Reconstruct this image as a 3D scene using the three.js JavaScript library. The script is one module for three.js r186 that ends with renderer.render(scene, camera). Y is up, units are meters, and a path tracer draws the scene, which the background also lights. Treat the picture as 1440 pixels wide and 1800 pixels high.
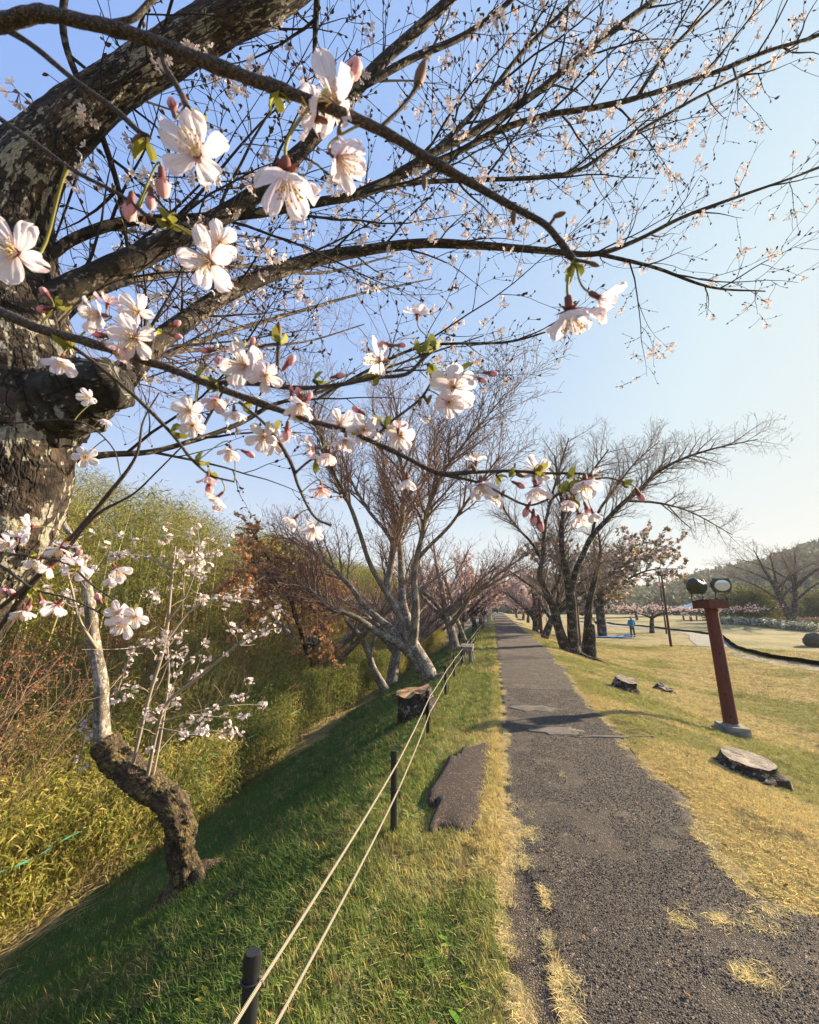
import * as THREE from 'three';
import { mergeGeometries } from 'three/addons/utils/BufferGeometryUtils.js';
import { MarchingCubes } from 'three/addons/objects/MarchingCubes.js';

// ---------------------------------------------------------------- camera, sky, sun, exposure
const scene = new THREE.Scene();
const FPX = 730, PITCH = 13.1 * Math.PI / 180, YAW = 11.46 * Math.PI / 180, EYE = 1.5;
const camera = new THREE.PerspectiveCamera(2 * Math.atan(900 / FPX) * 180 / Math.PI, 0.8, 0.02, 4000);
camera.position.set(0, EYE, 0);
camera.rotation.order = 'YXZ';
camera.rotation.set(PITCH, YAW, 0);
camera.focus = 3; camera.userData.fStop = 14;
const EXPOSURE = 2.9;
const SUN_AZ = 56 * Math.PI / 180, SUN_EL = 23 * Math.PI / 180;
const sunDir = new THREE.Vector3(Math.sin(SUN_AZ) * Math.cos(SUN_EL), Math.sin(SUN_EL), -Math.cos(SUN_AZ) * Math.cos(SUN_EL));
const sun = new THREE.DirectionalLight(new THREE.Color().setRGB(1, 0.83, 0.58), 5);
sun.target.position.set(0, 0, -15); sun.position.copy(sunDir).multiplyScalar(100).add(sun.target.position);
sun.castShadow = true; sun.shadow.radius = 1.2; sun.shadow.mapSize.set(4096, 4096);
Object.assign(sun.shadow.camera, { left: -60, right: 60, top: 40, bottom: -40, near: 1, far: 250 });
scene.add(sun, sun.target);
const renderer = new THREE.WebGLRenderer({ antialias: true });
renderer.toneMapping = THREE.LinearToneMapping;
renderer.toneMappingExposure = EXPOSURE;
renderer.shadowMap.enabled = true; renderer.shadowMap.type = THREE.PCFSoftShadowMap;
{
  const W = 1024, H = 512, d = new Float32Array(W * H * 4), v = new THREE.Vector3();
  const deep = [0.19, 0.37, 0.90], pale = [0.58, 0.82, 1.0], cream = [0.99, 0.96, 0.84];
  for (let j = 0; j < H; j++) for (let i = 0; i < W; i++) {
    const el = ((j + 0.5) / H - 0.5) * Math.PI, az = ((i + 0.5) / W - 0.5) * 2 * Math.PI, o = (j * W + i) * 4;
    v.set(Math.cos(el) * Math.cos(az), Math.sin(el), Math.cos(el) * Math.sin(az));
    const g = Math.acos(Math.min(1, Math.max(-1, v.dot(sunDir)))), e = Math.max(el, 0);
    let a = Math.min(1, 0.80 * Math.exp(-e / 0.34) + 1.9 * Math.exp(-g / 0.55));
    let b = Math.min(1, 0.92 * Math.exp(-e / 0.20) * (0.6 + 1.0 * Math.exp(-g / 0.9)) + 0.9 * Math.exp(-g / 0.36));
    if (el < 0) { const k = Math.min(1, -el * 12); a = a * (1 - k) + 0.3 * k; b = b * (1 - k); }
    for (let c = 0; c < 3; c++) { let q = deep[c] + (pale[c] - deep[c]) * a; q += (cream[c] - q) * b; if (el < 0) q *= 1 - 0.6 * Math.min(1, -el * 6); d[o + c] = q / EXPOSURE; }
    d[o + 3] = 1;
  }
  const t = new THREE.DataTexture(d, W, H, THREE.RGBAFormat, THREE.FloatType);
  t.mapping = THREE.EquirectangularReflectionMapping; t.magFilter = THREE.LinearFilter; t.minFilter = THREE.LinearFilter; t.needsUpdate = true;
  scene.background = t; scene.environment = t;
}

// ---------------------------------------------------------------- helpers
const V = (x, y, z) => new THREE.Vector3(x, y, z), { sin, cos, PI, abs, min, max, floor, sqrt, hypot, exp, pow } = Math;
const clamp = (x, a = 0, b = 1) => min(b, max(a, x)), mix = (a, b, t) => a + (b - a) * t, sm = (a, b, x) => { const t = clamp((x - a) / (b - a)); return t * t * (3 - 2 * t); };
const RNG = (s) => () => { s = (s + 0x6d2b79f5) | 0; let t = Math.imul(s ^ (s >>> 15), 1 | s); t = (t + Math.imul(t ^ (t >>> 7), 61 | t)) ^ t; return ((t ^ (t >>> 14)) >>> 0) / 4294967296; };
const hsh = (x, y, s) => { let h = Math.imul(x, 374761393) + Math.imul(y, 668265263) + Math.imul(s, 2147483647 ^ 0x9E3779B1); h = Math.imul(h ^ (h >>> 13), 1274126177); h = Math.imul(h ^ (h >>> 15), 0x85ebca6b); return ((h ^ (h >>> 16)) >>> 0) / 4294967296; };
const mod = (a, n) => ((a % n) + n) % n;
function vn(x, y, s, p = 0, q = 0) {
  const X = floor(x), Y = floor(y), fx = x - X, fy = y - Y, u = fx * fx * (3 - 2 * fx), w = fy * fy * (3 - 2 * fy);
  const x0 = p ? mod(X, p) : X, x1 = p ? mod(X + 1, p) : X + 1, y0 = q ? mod(Y, q) : Y, y1 = q ? mod(Y + 1, q) : Y + 1;
  const a = hsh(x0, y0, s), b = hsh(x1, y0, s), c = hsh(x0, y1, s), d = hsh(x1, y1, s);
  return a + (b - a) * u + (c - a) * w + (a - b - c + d) * u * w;
}
const fbm = (x, y, s, o = 4) => { let a = 0, k = 0.5, n = 0; for (let i = 0; i < o; i++) { a += k * vn(x, y, s + i); n += k; x *= 2.03; y *= 2.03; k *= 0.5; } return a / n; };
const tfbm = (u, v, fx, fy, s, o = 4) => { let a = 0, k = 0.5, n = 0; for (let i = 0; i < o; i++) { a += k * vn(u * fx, v * fy, s + i, fx, fy); n += k; fx *= 2; fy *= 2; k *= 0.5; } return a / n; };
// nearest cell distances, tileable: [d1, d2, id]
function cell(u, v, n, s) {
  const x = u * n, y = v * n, X = floor(x), Y = floor(y); let d1 = 9, d2 = 9, id = 0;
  for (let j = -1; j < 2; j++) for (let i = -1; i < 2; i++) {
    const cx = mod(X + i, n), cy = mod(Y + j, n), a = hsh(cx, cy, s), b = hsh(cx, cy, s + 7), d = hypot(X + i + a - x, Y + j + b - y);
    if (d < d1) { d2 = d1; d1 = d; id = hsh(cx, cy, s + 13); } else if (d < d2) d2 = d;
  }
  return [d1, d2, id];
}
const enc = (x) => 255 * (x <= 0.0031308 ? 12.92 * x : 1.055 * pow(x, 1 / 2.4) - 0.055);
function colorTex(n, fn) {
  const d = new Uint8Array(n * n * 4);
  for (let j = 0; j < n; j++) for (let i = 0; i < n; i++) { const c = fn((i + 0.5) / n, (j + 0.5) / n), o = (j * n + i) * 4; for (let k = 0; k < 3; k++) d[o + k] = clamp(enc(max(0, c[k])), 0, 255); d[o + 3] = 255; }
  const t = new THREE.DataTexture(d, n, n); t.colorSpace = THREE.SRGBColorSpace; t.wrapS = t.wrapT = THREE.RepeatWrapping; t.magFilter = THREE.LinearFilter; t.needsUpdate = true; return t;
}
function greyTex(n, fn) {
  const d = new Uint8Array(n * n * 4);
  for (let j = 0; j < n; j++) for (let i = 0; i < n; i++) { const c = clamp(fn((i + 0.5) / n, (j + 0.5) / n) * 255, 0, 255), o = (j * n + i) * 4; d[o] = d[o + 1] = d[o + 2] = c; d[o + 3] = 255; }
  const t = new THREE.DataTexture(d, n, n); t.wrapS = t.wrapT = THREE.RepeatWrapping; t.magFilter = THREE.LinearFilter; t.needsUpdate = true; return t;
}
const rgb = (r, g, b) => new THREE.Color().setRGB(r, g, b);
const mat = (c, o = {}) => new THREE.MeshStandardMaterial({ color: rgb(...c), roughness: 0.9, ...o });
const leafMat = (c, tr = 0.35, o = {}) => new THREE.MeshPhysicalMaterial({ color: rgb(...c), roughness: 1, transmission: tr, thickness: 0, side: THREE.DoubleSide, specularIntensity: 0.3, ...o });

const taken = {};
function numbered(n) { const k = taken[n] = (taken[n] ?? -1) + 1; return k ? `${n}_${String(k).padStart(3, '0')}` : n; }
function top(o, name, label, category, group, kind) {
  o.name = numbered(name); o.userData = { label, category }; if (group) o.userData.group = group; if (kind) o.userData.kind = kind; scene.add(o); return o;
}
function part(parent, name, geo, m, label, kind) { const o = new THREE.Mesh(geo, m); o.name = name; o.castShadow = o.receiveShadow = true; if (label) o.userData.label = label; if (kind) o.userData.kind = kind; parent.add(o); return o; }
const mesh = (geo, m) => { const o = new THREE.Mesh(geo, m); o.castShadow = o.receiveShadow = true; return o; };
const grp = (x = 0, y = 0, z = 0) => { const g = new THREE.Group(); g.position.set(x, y, z); return g; };

class Geo {
  constructor() { this.p = []; this.n = []; this.t = []; this.c = []; this.i = []; this.hasC = false; }
  tube(P, R, sides, o = {}) {
    const n = P.length, T = V(), N = V(), B = V(), q = V(), base0 = this.p.length / 3; let len = o.v0 ?? 0; const rows = [];
    for (let k = 0; k < n; k++) {
      T.copy(P[min(k + 1, n - 1)]).sub(P[max(k - 1, 0)]).normalize();
      if (!k) { N.set(0, 1, 0); if (abs(T.y) > 0.9) N.set(1, 0, 0); }
      N.addScaledVector(T, -N.dot(T)).normalize(); B.crossVectors(T, N);
      if (k) len += P[k].distanceTo(P[k - 1]);
      const row = this.p.length / 3; rows.push(row);
      for (let s = 0; s <= sides; s++) {
        const a = s / sides * 2 * PI, ca = cos(a), sa = sin(a); let r = R[k];
        if (o.rough) r *= 1 + o.rough(s % sides / sides, len, k);
        q.copy(N).multiplyScalar(ca).addScaledVector(B, sa);
        this.p.push(P[k].x + q.x * r, P[k].y + q.y * r, P[k].z + q.z * r); this.n.push(q.x, q.y, q.z);
        this.t.push(s / sides * (o.circ ?? 1) * 2 * PI * max(R[0], 0.02), len);
        if (o.col) { this.c.push(...o.col); this.hasC = true; }
      }
    }
    for (let k = 0; k < n - 1; k++) for (let s = 0; s < sides; s++) { const a = rows[k] + s, b = rows[k + 1] + s; this.i.push(a, a + 1, b, b, a + 1, b + 1); }
    if (o.cap) for (const [k, f] of [[0, -1], [n - 1, 1]]) {
      if (o.cap === 'end' && !k) continue;
      const c = this.p.length / 3; T.copy(P[min(k + 1, n - 1)]).sub(P[max(k - 1, 0)]).normalize().multiplyScalar(f);
      this.p.push(P[k].x, P[k].y, P[k].z); this.n.push(T.x, T.y, T.z); this.t.push(0, len); if (o.col) this.c.push(...o.col);
      for (let s = 0; s <= sides; s++) { const a = (rows[k] + s) * 3; this.p.push(this.p[a], this.p[a + 1], this.p[a + 2]); this.n.push(T.x, T.y, T.z); this.t.push(s / sides, len + R[k]); if (o.col) this.c.push(...o.col); }
      for (let s = 0; s < sides; s++) f > 0 ? this.i.push(c, c + 1 + s, c + 2 + s) : this.i.push(c, c + 2 + s, c + 1 + s);
    }
    if (o.rough) { // true normals, joined at the seam
      const g = new THREE.BufferGeometry(); const p0 = base0 * 3, p1 = (rows[n - 1] + sides + 1) * 3;
      g.setAttribute('position', new THREE.Float32BufferAttribute(this.p.slice(p0, p1), 3));
      const ii = []; for (let k = 0; k < n - 1; k++) for (let s = 0; s < sides; s++) { const a = rows[k] + s - base0, b = rows[k + 1] + s - base0; ii.push(a, a + 1, b, b, a + 1, b + 1); }
      g.setIndex(ii); g.computeVertexNormals(); const na = g.attributes.normal;
      for (let k = 0; k < n; k++) { const a = rows[k] - base0, b = a + sides; q.set(na.getX(a) + na.getX(b), na.getY(a) + na.getY(b), na.getZ(a) + na.getZ(b)).normalize(); na.setXYZ(a, q.x, q.y, q.z); na.setXYZ(b, q.x, q.y, q.z); }
      for (let k = 0; k < na.count * 3; k++) this.n[p0 + k] = na.array[k];
    }
    return this;
  }
  tri(a, b, c, n, col) { const k = this.p.length / 3; for (const q of [a, b, c]) { this.p.push(q.x, q.y, q.z); this.n.push(n.x, n.y, n.z); this.t.push(q.x, q.z); if (col) { this.c.push(...col); this.hasC = true; } } const ux = b.x - a.x, uy = b.y - a.y, uz = b.z - a.z, vx = c.x - a.x, vy = c.y - a.y, vz = c.z - a.z; (uy * vz - uz * vy) * n.x + (uz * vx - ux * vz) * n.y + (ux * vy - uy * vx) * n.z < 0 ? this.i.push(k, k + 2, k + 1) : this.i.push(k, k + 1, k + 2); }
  add(g, m, col) {
    const G = g.index ? g : g, k = this.p.length / 3, v = V(), nm = new THREE.Matrix3().getNormalMatrix(m), P = G.attributes.position, N = G.attributes.normal, U = G.attributes.uv;
    for (let i = 0; i < P.count; i++) { v.fromBufferAttribute(P, i).applyMatrix4(m); this.p.push(v.x, v.y, v.z); v.fromBufferAttribute(N, i).applyMatrix3(nm).normalize(); this.n.push(v.x, v.y, v.z); this.t.push(U ? U.getX(i) : 0, U ? U.getY(i) : 0); if (col) { this.c.push(...col); this.hasC = true; } }
    if (G.index) for (let i = 0; i < G.index.count; i++) this.i.push(k + G.index.getX(i)); else for (let i = 0; i < P.count; i++) this.i.push(k + i);
    return this;
  }
  get() {
    const g = new THREE.BufferGeometry(), F = (a, n) => new THREE.BufferAttribute(new Float32Array(a), n);
    g.setAttribute('position', F(this.p, 3)); g.setAttribute('normal', F(this.n, 3)); g.setAttribute('uv', F(this.t, 2));
    if (this.hasC) g.setAttribute('color', F(this.c, 3));
    g.setIndex(new THREE.BufferAttribute(new Uint32Array(this.i), 1)); return g;
  }
}
const M4 = (p, q, s) => new THREE.Matrix4().compose(p, q ?? new THREE.Quaternion(), typeof s === 'number' ? V(s, s, s) : s ?? V(1, 1, 1));
const QE = (x, y, z) => new THREE.Quaternion().setFromEuler(new THREE.Euler(x, y, z, 'YXZ'));
const QY = (dir) => new THREE.Quaternion().setFromUnitVectors(V(0, 1, 0), dir.clone().normalize());
const boxAt = (g, w, h, d, x, y, z, q) => g.add(new THREE.BoxGeometry(w, h, d), M4(V(x, y, z), q));
function instanced(geo, m, list) { // list of [matrix, color]
  const o = new THREE.InstancedMesh(geo, m, list.length); o.castShadow = o.receiveShadow = true;
  list.forEach(([mm, c], k) => { o.setMatrixAt(k, mm); if (c) o.setColorAt(k, c); }); return o;
}
// smooth a list of [Vector3, radius]
function smooth(list, n) {
  const C = new THREE.CatmullRomCurve3(list.map((a) => a[0]), false, 'centripetal'), P = [], R = [], m = list.length - 1;
  for (let k = 0; k <= n; k++) { const s = k / n, f = s * m, i = min(floor(f), m - 1); P.push(C.getPoint(s)); R.push(mix(list[i][1], list[i + 1][1], f - i)); }
  return { p: P, r: R };
}
// a place in the world from where it shows in the photograph and how far it lies
function ray(px, py) {
  const u = (px - 720) / FPX, v = (900 - py) / FPX, fy = sin(PITCH) + v * cos(PITCH), fz = cos(PITCH) - v * sin(PITCH);
  return V(-sin(YAW) * fz + cos(YAW) * u, fy, -cos(YAW) * fz - sin(YAW) * u);
}
const at = (px, py, d) => ray(px, py).multiplyScalar(d).add(V(0, EYE, 0));
// ground height
function H0(x) {
  if (x < -0.7) {
    const u = -x - 0.7; let y = -0.05 - 0.56 * (sqrt(u * u + 0.25) - 0.5);
    const floorY = -2.75 + max(0, -x - 9.5) * 0.36; const k = 0.35, d = y - floorY;
    return 0.5 * (y + floorY + sqrt(d * d + k));
  }
  const dip = 0.035 * sm(-0.12, 0.06, x) * sm(1.4, 1.2, x);
  if (x < 0) return -0.05 * sm(0, -0.7, x) - dip;
  if (x < 1.7) return -dip;
  const u = x - 1.7; return -0.9 * (1 - exp(-pow(u / 2.3, 1.5)));
}
function Hh(x, z) {
  let y = H0(x < -9.5 ? max(x, -38) : x);
  const w = sm(0.9, 2, abs(x + 0.0 - 0.8) - 0.6);
  y += w * ((fbm(x * 0.6, z * 0.6, 3, 3) - 0.5) * 0.12 + (fbm(x * 2.2, z * 2.2, 9, 2) - 0.5) * 0.04);
  if (x > 8) y += (fbm(x * 0.06, z * 0.06, 21, 2) - 0.5) * 0.7 * sm(8, 26, x) * sm(-20, -45, z);
  return y;
}
function grd(px, py, maxT = 400) {
  const r = ray(px, py); let t = 0.6, dt = 0.05;
  for (; t < maxT; t += dt) { dt = max(0.02, t * 0.006); const y = EYE + r.y * t; if (y < Hh(r.x * t, r.z * t)) { let a = t - dt, b = t; for (let k = 0; k < 18; k++) { const m = (a + b) / 2; EYE + r.y * m < Hh(r.x * m, r.z * m) ? b = m : a = m; } t = b; break; } }
  return V(r.x * t, Hh(r.x * t, r.z * t), r.z * t);
}
const depthOf = (p) => { const f = V(-sin(YAW) * cos(PITCH), sin(PITCH), -cos(YAW) * cos(PITCH)); return p.clone().sub(V(0, EYE, 0)).dot(f); };

// ---------------------------------------------------------------- surfaces
const T = {};
T.asphalt = colorTex(1024, (u, v) => {
  const [d1, d2, id] = cell(u, v, 70, 5), [e1, e2, ie] = cell(u, v, 130, 8), f = tfbm(u, v, 6, 6, 2, 5), edge = sm(0.02, 0.3, d2 - d1);
  const s = 0.30 + 0.70 * edge, t = 0.045 + 0.075 * id * id + 0.05 * (ie > 0.8 ? 1 : 0) * sm(0, 0.3, e2 - e1) + 0.04 * (f - 0.5), w = 0.07 * (id > 0.94 ? 1 : 0);
  return [(t * 1.45 + w) * s, (t * 1.18 + w * 0.93) * s, (t * 0.96 + w * 0.82) * s];
});
T.asphaltB = greyTex(1024, (u, v) => { const [d1, d2, id] = cell(u, v, 70, 5), [e1, e2] = cell(u, v, 130, 8); return clamp(0.1 + 0.55 * sm(0, 0.5, d2 - d1) * (0.35 + 0.65 * id) + 0.2 * sm(0, 0.5, e2 - e1) + 0.25 * (tfbm(u, v, 12, 12, 4, 3) - 0.5)); });
T.turf = colorTex(1024, (u, v) => {
  const a = tfbm(u, v, 10, 10, 31, 5), b = tfbm(u, v, 120, 120, 33, 3), k = 0.45 + 0.5 * a + 0.75 * (b - 0.35);
  return [k * (1 + 0.12 * (a - 0.5)), k, k * (1 - 0.3 * (a - 0.5))].map((x) => clamp(x, 0.05, 1));
});
T.turfB = greyTex(1024, (u, v) => tfbm(u, v, 110, 110, 35, 3));
// bark: u runs round the stem, v along it; cherry bark has bands across, cracks and crusts of lichen
const barkFn = (dark, light, lich, amount) => (u, v) => {
  const w = 0.06 * (tfbm(u, v, 6, 6, 43, 3) - 0.5), st = tfbm(u, v + w, 5, 34, 41, 4), f = tfbm(u, v, 16, 16, 47, 5), g = tfbm(u, v, 4, 4, 51, 3), h = tfbm(u, v, 26, 26, 57, 5), e = tfbm(u, v, 70, 70, 59, 3), len = sm(0.60, 0.70, tfbm(u, v + w, 10, 70, 44, 2)), crack = sm(0.035, 0.0, abs(tfbm(u, v + w, 9, 5, 63, 4) - 0.5));
  const k = clamp(0.1 + 1.0 * (f - 0.28) + 0.45 * (st - 0.5) - 0.35 * len - 0.5 * crack), l = sm(0.0, 0.05, g * 0.55 + h * 0.55 + 0.12 * e - 0.66 + amount) * (1 - 0.7 * crack), c = [0, 1, 2].map((i) => mix(dark[i], light[i], k));
  return [0, 1, 2].map((i) => mix(c[i], lich[i] * (0.35 + 1.1 * e) * (i === 2 ? 0.85 + 0.4 * f : 1), l));
};
const barkBump = (u, v) => { const w = 0.06 * (tfbm(u, v, 6, 6, 43, 3) - 0.5), st = tfbm(u, v + w, 5, 34, 41, 4), f = tfbm(u, v, 16, 16, 47, 5), g = tfbm(u, v, 60, 60, 61, 3); return clamp(0.45 * f + 0.25 * st + 0.35 * g - 0.4 * sm(0.04, 0.0, abs(tfbm(u, v + w, 9, 5, 63, 4) - 0.5))); };
T.bark = colorTex(1024, barkFn([0.014, 0.010, 0.008], [0.13, 0.085, 0.058], [0.33, 0.30, 0.23], 0.012));
T.barkGrey = colorTex(1024, barkFn([0.10, 0.082, 0.065], [0.36, 0.295, 0.225], [0.42, 0.38, 0.31], 0.03));
T.barkDark = colorTex(1024, barkFn([0.014, 0.011, 0.009], [0.075, 0.058, 0.045], [0.24, 0.22, 0.18], 0.0));
T.barkB = greyTex(1024, barkBump);
for (const k of ['bark', 'barkGrey', 'barkDark', 'barkB']) T[k].repeat.set(1.3, 1.3);
T.ring = colorTex(512, (u, v) => { const x = u - 0.5, y = v - 0.5, r = hypot(x, y), a = Math.atan2(y, x), w = tfbm(u, v, 6, 6, 71, 4), k = 0.6 + 0.10 * sin((r + 0.05 * w) * 110) + 0.9 * (w - 0.5) - 0.4 * sm(0.012, 0, abs(sin(a * 3.5 + w * 2.5)) * r) * sm(0.02, 0.1, r); return [k, k * 0.98, k * 0.95].map((q) => clamp(q, 0.04, 1)); });
T.gravel = colorTex(512, (u, v) => { const [d1, d2, id] = cell(u, v, 60, 15), f = tfbm(u, v, 5, 5, 72, 4); const t = 0.16 + 0.16 * id + 0.12 * (f - 0.5); return [t * 1.02, t * 0.95, t * 0.86]; });
T.stone = colorTex(512, (u, v) => { const f = tfbm(u, v, 8, 8, 81, 5), h = tfbm(u, v, 40, 40, 85, 3), t = 0.22 + 0.3 * (f - 0.5) + 0.12 * (h - 0.5); return [t, t * 0.93, t * 0.82]; });
T.rust = colorTex(512, (u, v) => { const f = tfbm(u, v, 8, 4, 91, 5), h = tfbm(u, v, 60, 30, 95, 3), k = 0.75 + 0.5 * (f - 0.5) + 0.25 * (h - 0.5), d = sm(0.66, 0.74, tfbm(u, v, 16, 10, 99, 4)); return [mix(0.15 * k, 0.03, d), mix(0.040 * k, 0.02, d), mix(0.026 * k, 0.016, d)]; });
const MT = {
  bark: new THREE.MeshStandardMaterial({ map: T.bark, bumpMap: T.barkB, bumpScale: 0.02, roughness: 0.92 }),
  barkGrey: new THREE.MeshStandardMaterial({ map: T.barkGrey, bumpMap: T.barkB, bumpScale: 0.008, roughness: 0.92 }),
  barkDark: new THREE.MeshStandardMaterial({ map: T.barkDark, bumpMap: T.barkB, bumpScale: 0.012, roughness: 0.92 }),
  limb: new THREE.MeshStandardMaterial({ map: T.barkDark, color: rgb(1.5, 1.35, 1.15), bumpMap: T.barkB, bumpScale: 0.006, roughness: 0.85 }),
  twigDark: mat([0.032, 0.025, 0.023]), twigGrey: mat([0.21, 0.165, 0.135]), twigRed: mat([0.20, 0.115, 0.090]), twigTan: mat([0.26, 0.18, 0.11]), shoot: mat([0.36, 0.29, 0.22]),
};
MT.limb.color.setRGB(0.85, 0.74, 0.62);

// ---------------------------------------------------------------- the ground
const pathL = (z) => -0.02 - 0.05 * sm(-4, -2.6, z) - 0.006 * max(0, -z - 8) + (fbm(z * 1.6, 3.3, 77, 4) - 0.5) * 0.16 + 0.02 * sin(z * 2);
const pathR = (z) => 1.36 + 0.035 * clamp(-z - 3, 0, 14) + 0.012 * max(0, -z - 17) * 0.4 + (fbm(z * 1.2, 8.1, 78, 4) - 0.5) * 0.34 + 0.55 * sm(-2.95, -2.6, z);
const seam = (z) => 0.02 + 0.19 * sm(-3.3, -2.5, z) + (fbm(z * 5, 1.5, 79, 3) - 0.5) * 0.09;
const straw = [0.47, 0.375, 0.165], green = [0.052, 0.094, 0.018], verge = [0.15, 0.185, 0.045], earth = [0.13, 0.09, 0.055], litter = [0.24, 0.17, 0.09];
const mc = (a, b, t) => [mix(a[0], b[0], t), mix(a[1], b[1], t), mix(a[2], b[2], t)];
function groundColor(x, z) {
  const n = fbm(x * 0.9, z * 0.9, 101, 4), f = fbm(x * 4, z * 4, 105, 3);
  if (x > 0.8) { let c = mc(straw, [0.24, 0.24, 0.055], sm(0.5, 0.68, fbm(x * 0.45, z * 0.45, 111, 4)) * 0.75); c = mc(c, [0.19, 0.21, 0.045], 0.55 * sm(0.52, 0.66, n) * sm(5.5, 2.5, x)); c = mc(c, earth, 0.5 * sm(0.66, 0.76, f)); return c; }
  if (x > -1.1) { let c = mc(verge, straw, 0.6 * sm(0.46, 0.66, n) * sm(-1.0, -0.2, x) + 0.3 * sm(-0.3, 0, x)); c = mc(c, straw, 0.8 * sm(-0.36, -0.22, x) * sm(-2.6, -3.6, z) * sm(-7.5, -5.5, z)); return mc(c, earth, 0.5 * sm(0.6, 0.75, f)); }
  let c = mc(mc(verge, green, 0.7), green, sm(-0.8, -2.2, x)); c = mc(c, earth, 0.35 * sm(0.58, 0.72, f));
  c = mc(c, litter, sm(-5.0, -6.4, x + (n - 0.5) * 2)); return mc(c, [0.10, 0.085, 0.045], sm(-6.5, -8, x));
}
const lines = (fine0, fine1, step, lo, hi, grow) => { const a = []; for (let x = fine0; x <= fine1 + 1e-6; x += step) a.push(x); let s = step; let x = fine1; while (x < hi) { s *= grow; x += s; a.push(min(x, hi)); } s = step; x = fine0; while (x > lo) { s *= grow; x -= s; a.unshift(max(x, lo)); } return a; };
function sheet(xs, zs, yf, cf, uvs) {
  const g = new THREE.BufferGeometry(), nx = xs.length, nz = zs.length, p = new Float32Array(nx * nz * 3), c = cf ? new Float32Array(nx * nz * 3) : null, t = new Float32Array(nx * nz * 2), id = [];
  for (let j = 0; j < nz; j++) for (let i = 0; i < nx; i++) { const k = j * nx + i, x = typeof xs[i] === 'function' ? xs[i](zs[j]) : xs[i], z = zs[j]; p.set([x, yf(x, z, i), z], k * 3); if (c) c.set(cf(x, z, i), k * 3); t.set([x * uvs, z * uvs], k * 2); if (i < nx - 1 && j < nz - 1) id.push(k, k + nx, k + 1, k + 1, k + nx, k + nx + 1); }
  g.setAttribute('position', new THREE.BufferAttribute(p, 3)); g.setAttribute('uv', new THREE.BufferAttribute(t, 2)); if (c) g.setAttribute('color', new THREE.BufferAttribute(c, 3)); g.setIndex(id); g.computeVertexNormals(); return g;
}
{
  const xs = lines(-7, 7, 0.14, -420, 700, 1.07), zs = lines(-22, 2, 0.14, -900, 60, 1.055);
  const g = sheet(xs, zs, Hh, (x, z) => groundColor(x, z).map((c) => c * 0.74), 0.55);
  const m = new THREE.MeshStandardMaterial({ map: T.turf, bumpMap: T.turfB, bumpScale: 0.02, vertexColors: true, roughness: 1 });
  const o = mesh(g, m); top(o, 'ground', 'grassy embankment and straw coloured lawn', 'ground', null, 'structure');
}
{
  const zs = lines(-26, 1.5, 0.05, -240, 6, 1.06), N = 64, xs = [];
  for (let i = 0; i <= N; i++) { const s = i / N; xs.push((z) => mix(pathL(z), pathR(z), s)); }
  const edge = (i) => sm(0, 4, min(i, N - i));
  const y = (x, z, i) => -0.02 + edge(i) * 0.034 + 0.012 * (fbm(x * 1.5, z * 1.5, 121, 3) - 0.5) * edge(i) - (z > -3.35 && x < seam(z) ? 0.016 : 0) + (z < -30 ? 0.004 : 0);
  const col = (x, z) => { const a = fbm(x * 1.3, z * 0.8, 131, 4), b = fbm(x * 6, z * 6, 135, 3), d = sm(0.50, 0.72, a) * 0.55 + 0.35 * sm(0.56, 0.7, b); return mc([0.95, 0.92, 0.90], [2.0, 1.78, 1.5], d * 0.9); };
  const g = sheet(xs, zs, y, col, 1.15), pathO = top(mesh(g, new THREE.MeshStandardMaterial({ map: T.asphalt, bumpMap: T.asphaltB, bumpScale: 0.014, vertexColors: true, roughness: 0.88 })), 'path', 'worn asphalt walking path along the top of the bank', 'path', null, 'structure');
  // coarse aggregate standing proud of the worn surface near the camera
  const rng = RNG(171), st = new THREE.IcosahedronGeometry(1, 0), list = []; for (let k = 0; k < 62000; k++) { const z = -1.3 - 7.5 * pow(rng(), 1.9), s = rng(), l = pathL(z) + 0.05, r = pathR(z) - 0.05, x = mix(l, r, s); if (fbm(x * 5, z * 5, 177, 3) < 0.36) continue; const q = 0.0022 + 0.0036 * rng() * rng(), t = 0.045 + 0.10 * rng() * rng() + (rng() < 0.05 ? 0.12 : 0); list.push([M4(V(x, y(x, z, N * s) + q * 0.15, z), QE(rng() * 6, rng() * 6, rng() * 6), V(q * 1.3, q * 0.75, q)), rgb(t * 1.40, t * 1.14, t * 0.93)]); }
  const ag = instanced(st, mat([1, 1, 1], { roughness: 0.85 }), list); ag.name = 'aggregate'; ag.userData.kind = 'stuff'; pathO.add(ag);
}
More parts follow.
